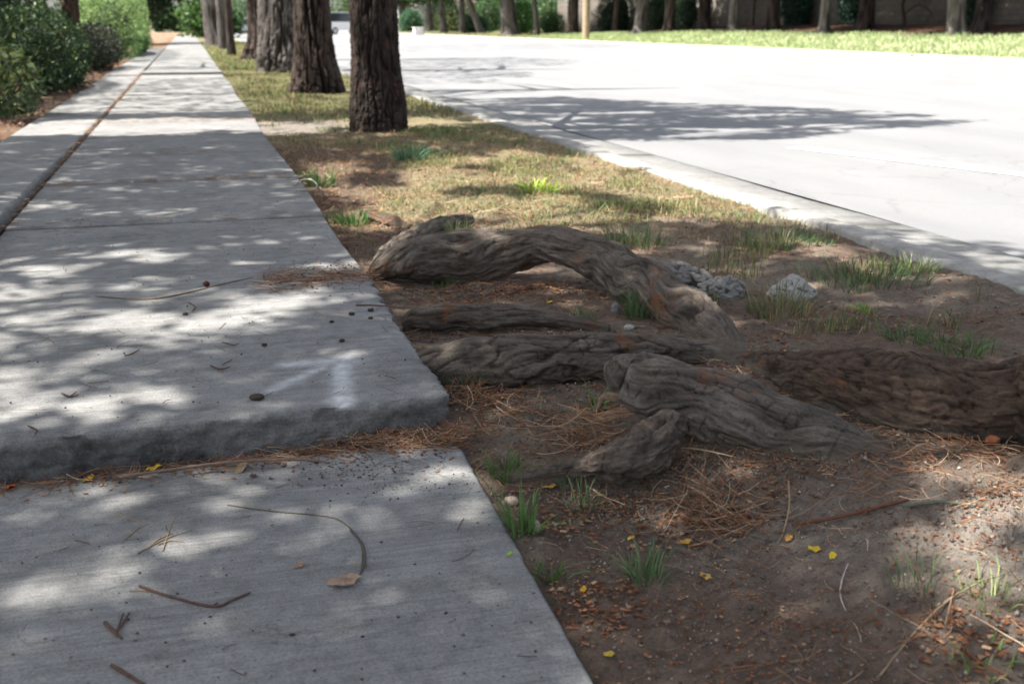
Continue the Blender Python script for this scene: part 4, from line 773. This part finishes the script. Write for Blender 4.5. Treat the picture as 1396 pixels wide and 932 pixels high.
for px, n, sx, sy in [((985, 690), 110, .05, .05), ((960, 670), 60, .10, .05), ((790, 590), 110, .05, .06), ((820, 575), 60, .04, .04), ((700, 560), 60, .07, .07), ((600, 420), 50, .04, .2), ((640, 540), 80, .04, .07), ((1060, 630), 40, .12, .05), ((1200, 690), 60, .12, .04), ((1240, 870), 30, .1, .08), ((1300, 650), 70, .10, .04), ((640, 640), 40, .03, .08)]:
    parts.append(needle_set(ver(blob(px, n, sx, sy)), on_ground, .05, .13, .0014, .006, .35))
bk = np.array([pxc(*q) for q in BANK]); bk = np.repeat(bk, 26, 0)+rng.normal(size=(len(bk)*26, 2))*[.045, .022]-np.array([0, .012])
parts.append(needle_set(ver(bk[::3]), on_ground, .02, .09, .0012, .004, .3))
join('pine_needles', parts, M_litter)
# needles and crumbs on the pavement
parts = []
st = np.stack([rng.uniform(-.55, .60, 430), 2.500-np.abs(rng.normal(size=430))*.024], 1); st[:, 1] += .05*(st[:, 0]+.2)*.9-.0
st[:, 1] = np.minimum(st[:, 1], 2.505)
lowz = lambda X, Y: np.full(np.shape(X), -.0905)
a_, b_, c_ = needle_set(st, lowz, .04, .14, .0013, .003, .08, .7); k_ = a_[:, 1] > 2.512+.055*(a_[:, 0]+.875); a_[k_, 1] = (2.510+.055*(a_[k_, 0]+.875)); parts.append((a_, b_, c_))
c0 = pxc(585, 598, -.08); q_ = c0+rng.normal(size=(260, 2))*[.075, .035]; fy = 2.500+.055*(q_[:, 0]+.875); k_ = (q_[:, 0] < .60) & (q_[:, 1] > fy); q_[k_, 1] = fy[k_]-np.abs(rng.normal(size=k_.sum()))*.02; parts.append(needle_set(q_, lambda X, Y: np.where(np.asarray(X) > .58, gz(X, Y)+.02, -.088), .03, .10, .0014, .004, .35))
c0 = pxc(500, 600, -.09); q_ = c0+rng.normal(size=(130, 2))*[.08, .025]; q_[:, 1] = np.minimum(q_[:, 1], 2.50+.055*(q_[:, 0]+.875)); parts.append(needle_set(q_, lowz, .03, .08, .0014, .004, .3))
j = np.stack([rng.uniform(.18, .60, 240), 4.0+rng.normal(size=240)*.09], 1); parts.append(needle_set(j, slabz, .04, .10, .0020, .002, .05))
for yy, n in ((6.9, 90), (5.42, 12), (8.36, 20), (9.8, 20), (11.3, 90)): parts.append(needle_set(np.stack([rng.uniform(-.85, .56, n), yy+rng.normal(size=n)*.07], 1), slabz, .06, .12, .0028, .002, .05))
sm = np.stack([-.888+rng.normal(size=520)*.013, rng.uniform(4.5, 24, 520)], 1); parts.append(needle_set(sm, slabz, .04, .11, .003, .002, .15, .75))
parts.append(needle_set(scat(260, -.85, .55, 2.6, 9), slabz, .03, .09, .0018, .002, .05, .6)); parts.append(needle_set(scat(60, -.85, .50, .9, 2.4), slabz, .02, .07, .0014, .002, .05, .5))
join('pavement_needles', parts, M_litter)
# reddish scale / leaf chips
def chips(p, zf, smin, smax, cols, lift=.003):
    n = len(p); a = rng.uniform(0, 2*PI, n); L = rng.uniform(smin, smax, n); W = L*rng.uniform(.35, .8, n)
    z = zf(p[:, 0], p[:, 1])+lift; ux, uy = np.cos(a), np.sin(a); tl = rng.normal(size=(n, 2))*.35
    q = [(-.5, -.35), (.4, -.5), (.5, .4), (-.4, .5)]; V = []
    for (i, j_) in q: V.append(np.stack([p[:, 0]+ux*L*i-uy*W*j_, p[:, 1]+uy*L*i+ux*W*j_, z+np.abs(tl[:, 0]*i+tl[:, 1]*j_)*L], -1))
    c = cols[rng.integers(len(cols), size=n)]*np.exp(rng.normal(size=(n, 1))*.3)
    return np.stack(V, 1).reshape(-1, 3), np.arange(n*4).reshape(-1, 4), np.repeat(c, 4, 0)
CC = np.array([[.21, .075, .030], [.14, .055, .030], [.22, .10, .05], [.10, .055, .035], [.27, .17, .10], [.07, .05, .04]])
parts = [chips(ver(scat(22000, .55, 1.75, .95, 2.6, lambda x, y: .15+.9*sstep(-.1, .35, fbm(x*4, y*4, 6, 3)))), on_ground, .002, .009, CC*.9),
         chips(ver(scat(12000, .6, 2.7, 2.5, 5.2, lambda x, y: .2+.8*nz(x, y))), on_ground, .006, .016, CC), chips(ver(scat(5000, .6, 2.7, 5, 10)), on_ground, .01, .025, CC*1.1)]
for px, n, sx, sy in [((800, 800), 260, .06, .05), ((930, 700), 220, .08, .06), ((760, 690), 160, .05, .05), ((620, 400), 420, .07, .12), ((740, 398), 420, .12, .06), ((680, 404), 300, .1, .05), ((650, 540), 200, .06, .08), ((1000, 690), 200, .1, .05), ((1330, 880), 220, .08, .06)]: parts.append(chips(ver(blob(px, n, sx, sy)), on_ground, .006, .016, CC))
parts.append(chips(np.stack([rng.uniform(-.5, .58, 420), 2.47-np.abs(rng.normal(size=420))*.05+.03], 1), slabz, .005, .014, CC)); parts.append(chips(pxc(530, 640, -.09)+rng.normal(size=(260, 2))*[.11, .05], slabz, .003, .009, CC*.7))
parts.append(chips(scat(260, -.87, .56, .9, 6), slabz, .003, .008, CC*.5)); parts.append(chips(np.stack([rng.uniform(.2, .6, 420), 4.03+rng.normal(size=420)*.10], 1), slabz, .005, .014, CC))
sp = scat(9000, -2.6, -1.5, 8, 40); parts.append(chips(sp, lambda X, Y: np.full(np.shape(X), .01), .015, .045, CC*.9+.04))
parts.append(chips(ver(bk), on_ground, .003, .012, CC))
join('leaf_litter', parts, M_litter, smooth=False)
# soil crumbs
def crumbs(p, zf, smin, smax, col):
    n = len(p); s = rng.uniform(smin, smax, n); o8 = np.array([(1, 0, 0), (-1, 0, 0), (0, 1, 0), (0, -1, 0), (0, 0, 1), (0, 0, -.6)])
    V = np.stack([p[:, 0], p[:, 1], zf(p[:, 0], p[:, 1])+s*.25], -1)[:, None]+o8[None]*s[:, None, None]*rng.uniform(.6, 1.3, (n, 6, 1))*.6
    f = np.array([(0, 2, 4), (2, 1, 4), (1, 3, 4), (3, 0, 4), (2, 0, 5), (1, 2, 5), (3, 1, 5), (0, 3, 5)])
    return V.reshape(-1, 3), (f[None]+np.arange(n)[:, None, None]*6).reshape(-1, 3), np.repeat(np.array(col)[None]*np.exp(rng.normal(size=(n, 1))*.35), 6, 0)
join('soil_crumbs', [crumbs(ver(np.repeat(bk, 2, 0)+rng.normal(size=(len(bk)*2, 2))*.012), on_ground, .002, .009, (.18, .145, .12)), crumbs(ver(scat(7000, .56, 1.8, .95, 3.2)), on_ground,   .0015, .006, (.20, .165, .138)), crumbs(ver(scat(900, .56, 1.8, .95, 2.2)), on_ground, .003, .011, (.19, .158, .132)),
     crumbs(scat(260, -.5, .56, .95, 2.45), slabz, .002, .006, (.07, .06, .05)), crumbs(pxc(540, 660, -.09)+rng.normal(size=(220, 2))*[.10, .05], slabz, .002, .007, (.07, .055, .045)), crumbs(scat(300, -.8, .55, 2.6, 6), slabz, .002, .006, (.06, .05, .045)), crumbs(np.stack([rng.uniform(.2, .6, 200), 4.0+rng.normal(size=200)*.12], 1), slabz, .003, .008, (.08, .055, .04))], M_rock)
# grass: bent blades
def blades(p, hmin, hmax, w, cols, zf, lean=.5, ang=None):
    n = len(p); a = rng.uniform(0, 2*PI, n) if ang is None else ang; h = rng.uniform(hmin, hmax, n); ln = h*np.abs(rng.normal(size=n))*lean
    z = zf(p[:, 0], p[:, 1])-.004; ux, uy = np.cos(a), np.sin(a); b = rng.uniform(0, 2*PI, n); wx, wy = np.cos(b)*w/2, np.sin(b)*w/2
    V = []
    for (k, hk, lk, wk) in ((0, 0, 0, 1), (1, .45, .22, .9), (2, .8, .6, .6)):
        cx, cy, cz = p[:, 0]+ux*ln*lk, p[:, 1]+uy*ln*lk, z+h*hk
        V += [np.stack([cx-wx*wk, cy-wy*wk, cz], -1), np.stack([cx+wx*wk, cy+wy*wk, cz], -1)]
    V.append(np.stack([p[:, 0]+ux*ln, p[:, 1]+uy*ln, z+h*.95], -1)); V = np.stack(V, 1).reshape(-1, 3)
    o7 = (np.arange(n)*7)[:, None]; q = np.vstack([o7+np.array([0, 1, 3, 2]), o7+np.array([2, 3, 5, 4])]); t3 = np.vstack([o7+np.array([4, 5, 6])]); t4 = np.hstack([t3, t3[:, 2:]])
    c = cols[rng.integers(len(cols), size=n)]*np.exp(rng.normal(size=(n, 1))*.25)
    return V, q, t3, np.repeat(c, 7, 0)
def grass_mesh(name, sets, parent=None, origin=None):
    V = []; q = []; t3 = []; c = []; n = 0
    for v, a, b, cc in sets: V.append(v); q.append(a+n); t3.append(b+n); c.append(cc); n += len(v)
    V = np.vstack(V); 
    if origin is not None: V = V-np.asarray(origin)
    return mesh_obj(name, V, [np.vstack(q), np.vstack(t3)], M_grass, parent, np.clip(np.vstack(c), 0, 1), True)
GG = np.array([[.085, .14, .04], [.12, .17, .055], [.07, .12, .045], [.16, .19, .07]]); GD = np.array([[.32, .25, .13], [.26, .19, .10], [.20, .17, .08], [.38, .31, .17]]); GL = np.array([[.18, .29, .09], [.26, .33, .13], [.14, .23, .07], [.38, .37, .20]]); GP_ = np.array([[.30, .38, .18], [.36, .40, .23], [.25, .33, .14]])
g1 = lambda x, y: sstep(.9, 1.5, x+.8*fbm(x*1.4, y*.8, 7.7, 3)+.5*sstep(7.5, 9, y))*sstep(.0, .32, fbm(x*1.7, y*1.3, 3.1, 3))*sstep(4.2, 5.4, y)*sstep(2.78, 2.5, x)
sets = [blades(ver(scat(30000, .6, 2.72, 4.4, 10.2, g1)), .015, .06, .004, np.vstack([GG, GL, GD[1:3]]), on_ground, .8), blades(ver(scat(26000, .6, 2.72, 4.5, 10.2, lambda x, y: (.05+.95*sstep(-.12, .22, fbm(x*1.1, y*1.0, 3.1, 4)))*(.12+.88*sstep(.95, 1.5, x+.8*fbm(x*1.4, y*.8, 7.7, 3))))), .01, .035, .004, np.vstack([GL, GG[:2], GD[1:2]]), on_ground, 1.2), blades(ver(scat(16000, .6, 2.72, 4.4, 9.6, lambda x, y: .25+.5*g1(x, y))), .015, .05, .004, GD, on_ground, 1.0)]
k1 = lambda x, y: .08+.92*sstep(-.08, .3, fbm(x*1.2, y*.8, 6.1, 3))
sets += [blades(ver(scat(20000, .6, 2.72, 10, 24, lambda x, y: k1(x, y)*sstep(10.6, 11.8, y+.0*x))), .02, .07, .009, np.vstack([GL[1:3], GG, GD, GD*.8]), on_ground), blades(ver(scat(14000, .6, 2.72, 24, 60)), .03, .09, .02, np.vstack([GL, GD]), on_ground)]
sets += [blades(ver(scat(9000, 1.2, 2.7, 2.9, 4.8, lambda x, y: sstep(.10, .42, fbm(x*2.3, y*2.3, 9.1, 3))*sstep(1.3, 1.7, x))), .02, .08, .0032, np.vstack([GG, GD]), on_ground)]
tag(grass_mesh('grass', sets), kind='stuff')
bz = lambda X, Y: bank_z(np.asarray(X), np.asarray(Y))
tag(grass_mesh('bank_grass', [blades(scat(30000, 20.4, 24.0, 22, 70, lambda x, y: sstep(24.0, 22.6, x+.6*fbm(x, y, 2, 2))*.9+.03), .05, .16, .03, GP_, bz), blades(scat(9000, 20.4, 24.5, 70, 140), .05, .18, .06, np.vstack([GP_, GD]), bz)]), kind='stuff')
# single tufts and weeds that can be told apart
def tuft(px, n, hpx, sp, cols, label, lean=.6, w=.003, name='grass_tuft', cat='grass tuft'):
    c = gsurf(*px, 0); dep = float((c-CAM)@FW); h = hpx*dep/F
    n = int(n*1.6); p = c[:2]+np.clip(rng.normal(size=(n, 2)), -1.3, 1.3)*sp*.9; ang = np.arctan2(p[:, 1]-c[1], p[:, 0]-c[0])+rng.normal(size=n)*.5
    lean = lean*1.2
    o = grass_mesh(name, [blades(p, h*.35, h*1.25, w, cols, on_ground, lean, ang)], None, c); o.location = c; return tag(o, label, cat)
BG = np.array([[.10, .16, .07], [.14, .20, .09], [.08, .13, .06]]); FG = np.array([[.07, .15, .04], [.09, .18, .05], [.11, .20, .06]])
tuft((880, 785), 46, 42, .022, BG, 'feathery green weed on the soil below the knob root', 1.0, .0035)
tuft((712, 725), 34, 62, .020, FG, 'bright green grass tuft at the edge of the lower slab', .7, .0042)
tuft((690, 650), 40, 30, .028, FG, 'short green tuft at the far corner of the lower slab', .9, .0036)
tuft((775, 660), 9, 60, .02, BG, 'few tall green blades beside the soil mound', .4, .0042)
tuft((750, 785), 22, 26, .02, FG, 'small green sprig by the slab edge below the pale pebble', 1.0, .0036)
tuft((790, 690), 16, 34, .02, BG, 'sparse green blades in front of the soil mound', .7)
tuft((872, 428), 120, 38, .035, BG, 'dense grey-green tuft in front of the arching root', .5, .003)
tuft((905, 440), 26, 34, .022, GD, 'dry yellowish tuft right of the grey-green one', .5)
tuft((815, 555), 14, 30, .02, FG, 'green seedling at the left of the knob', .9, .007)
tuft((632, 525), 30, 26, .03, BG, 'thin green tuft at the dark end of the straight root', .9)
tuft((720, 440), 16, 18, .02, BG, 'little tuft on the flat half-buried root', .8)
tuft((605, 392), 26, 14, .03, FG, 'tiny green patch below the left of the arch', .9)
tuft((793, 436), 20, 16, .025, FG, 'tiny green tuft under the right of the arch', .9, .004)
tuft((620, 322), 40, 26, .05, GL, 'yellow-green tuft behind the left of the arch', .7, .004)
tuft((862, 330), 110, 26, .09, BG, 'green tuft behind the top of the arch', .5, .004)
tuft((1065, 425), 150, 38, .07, np.vstack([BG, GD]), 'mixed green and dry tuft in front of the pyramid-shaped rock', .6, .003)
tuft((1065, 333), 170, 16, .13, FG, 'green patch near the kerb above the rocks', .8, .004)
tuft((1175, 385), 210, 26, .14, BG, 'wide green tuft right of the pyramid-shaped rock', .7, .0035)
tuft((1245, 370), 90, 26, .07, GL, 'yellow-green tuft near the kerb at right', .7, .0035)
tuft((1245, 462), 80, 24, .06, BG, 'blue-green tuft just above the thickest root, left one', .9, .0032)
tuft((1310, 480), 80, 22, .07, FG, 'green tuft just above the thickest root, right one', .9, .0035)
tuft((1180, 425), 14, 12, .012, np.array([[.16, .34, .06]]), 'bright green seedling between the two tufts', 1.2, .008)
tuft((1355, 815), 30, 36, .035, GL, 'thin yellow-green tuft at the lower right', .8, .003)
tuft((1260, 800), 20, 60, .04, BG, 'wiry blue-green weed right of the hooked stalk', .9, .0026)
tuft((1345, 905), 14, 30, .03, GL, 'lime blades in the lower right corner', 1.2, .005)
tuft((437, 252), 60, 26, .06, FG, 'green tuft at the pavement edge by the pale looped strip', .8, .006)
tuft((482, 308), 60, 26, .05, FG, 'green tuft at the pavement edge left of the dark stub', .8, .005)
tuft((735, 262), 50, 16, .06, np.array([[.30, .40, .05]]), 'lime-green broad-leaved weed in the sunny grass', 1.2, .012)
tuft((560, 215), 60, 18, .08, np.array([[.08, .17, .10]]), 'blue-green weed in the grass below the nearest pine', 1.1, .012)
tuft((760, 930), 20, 22, .03, FG, 'small green tuft at the very bottom of the soil', .8)
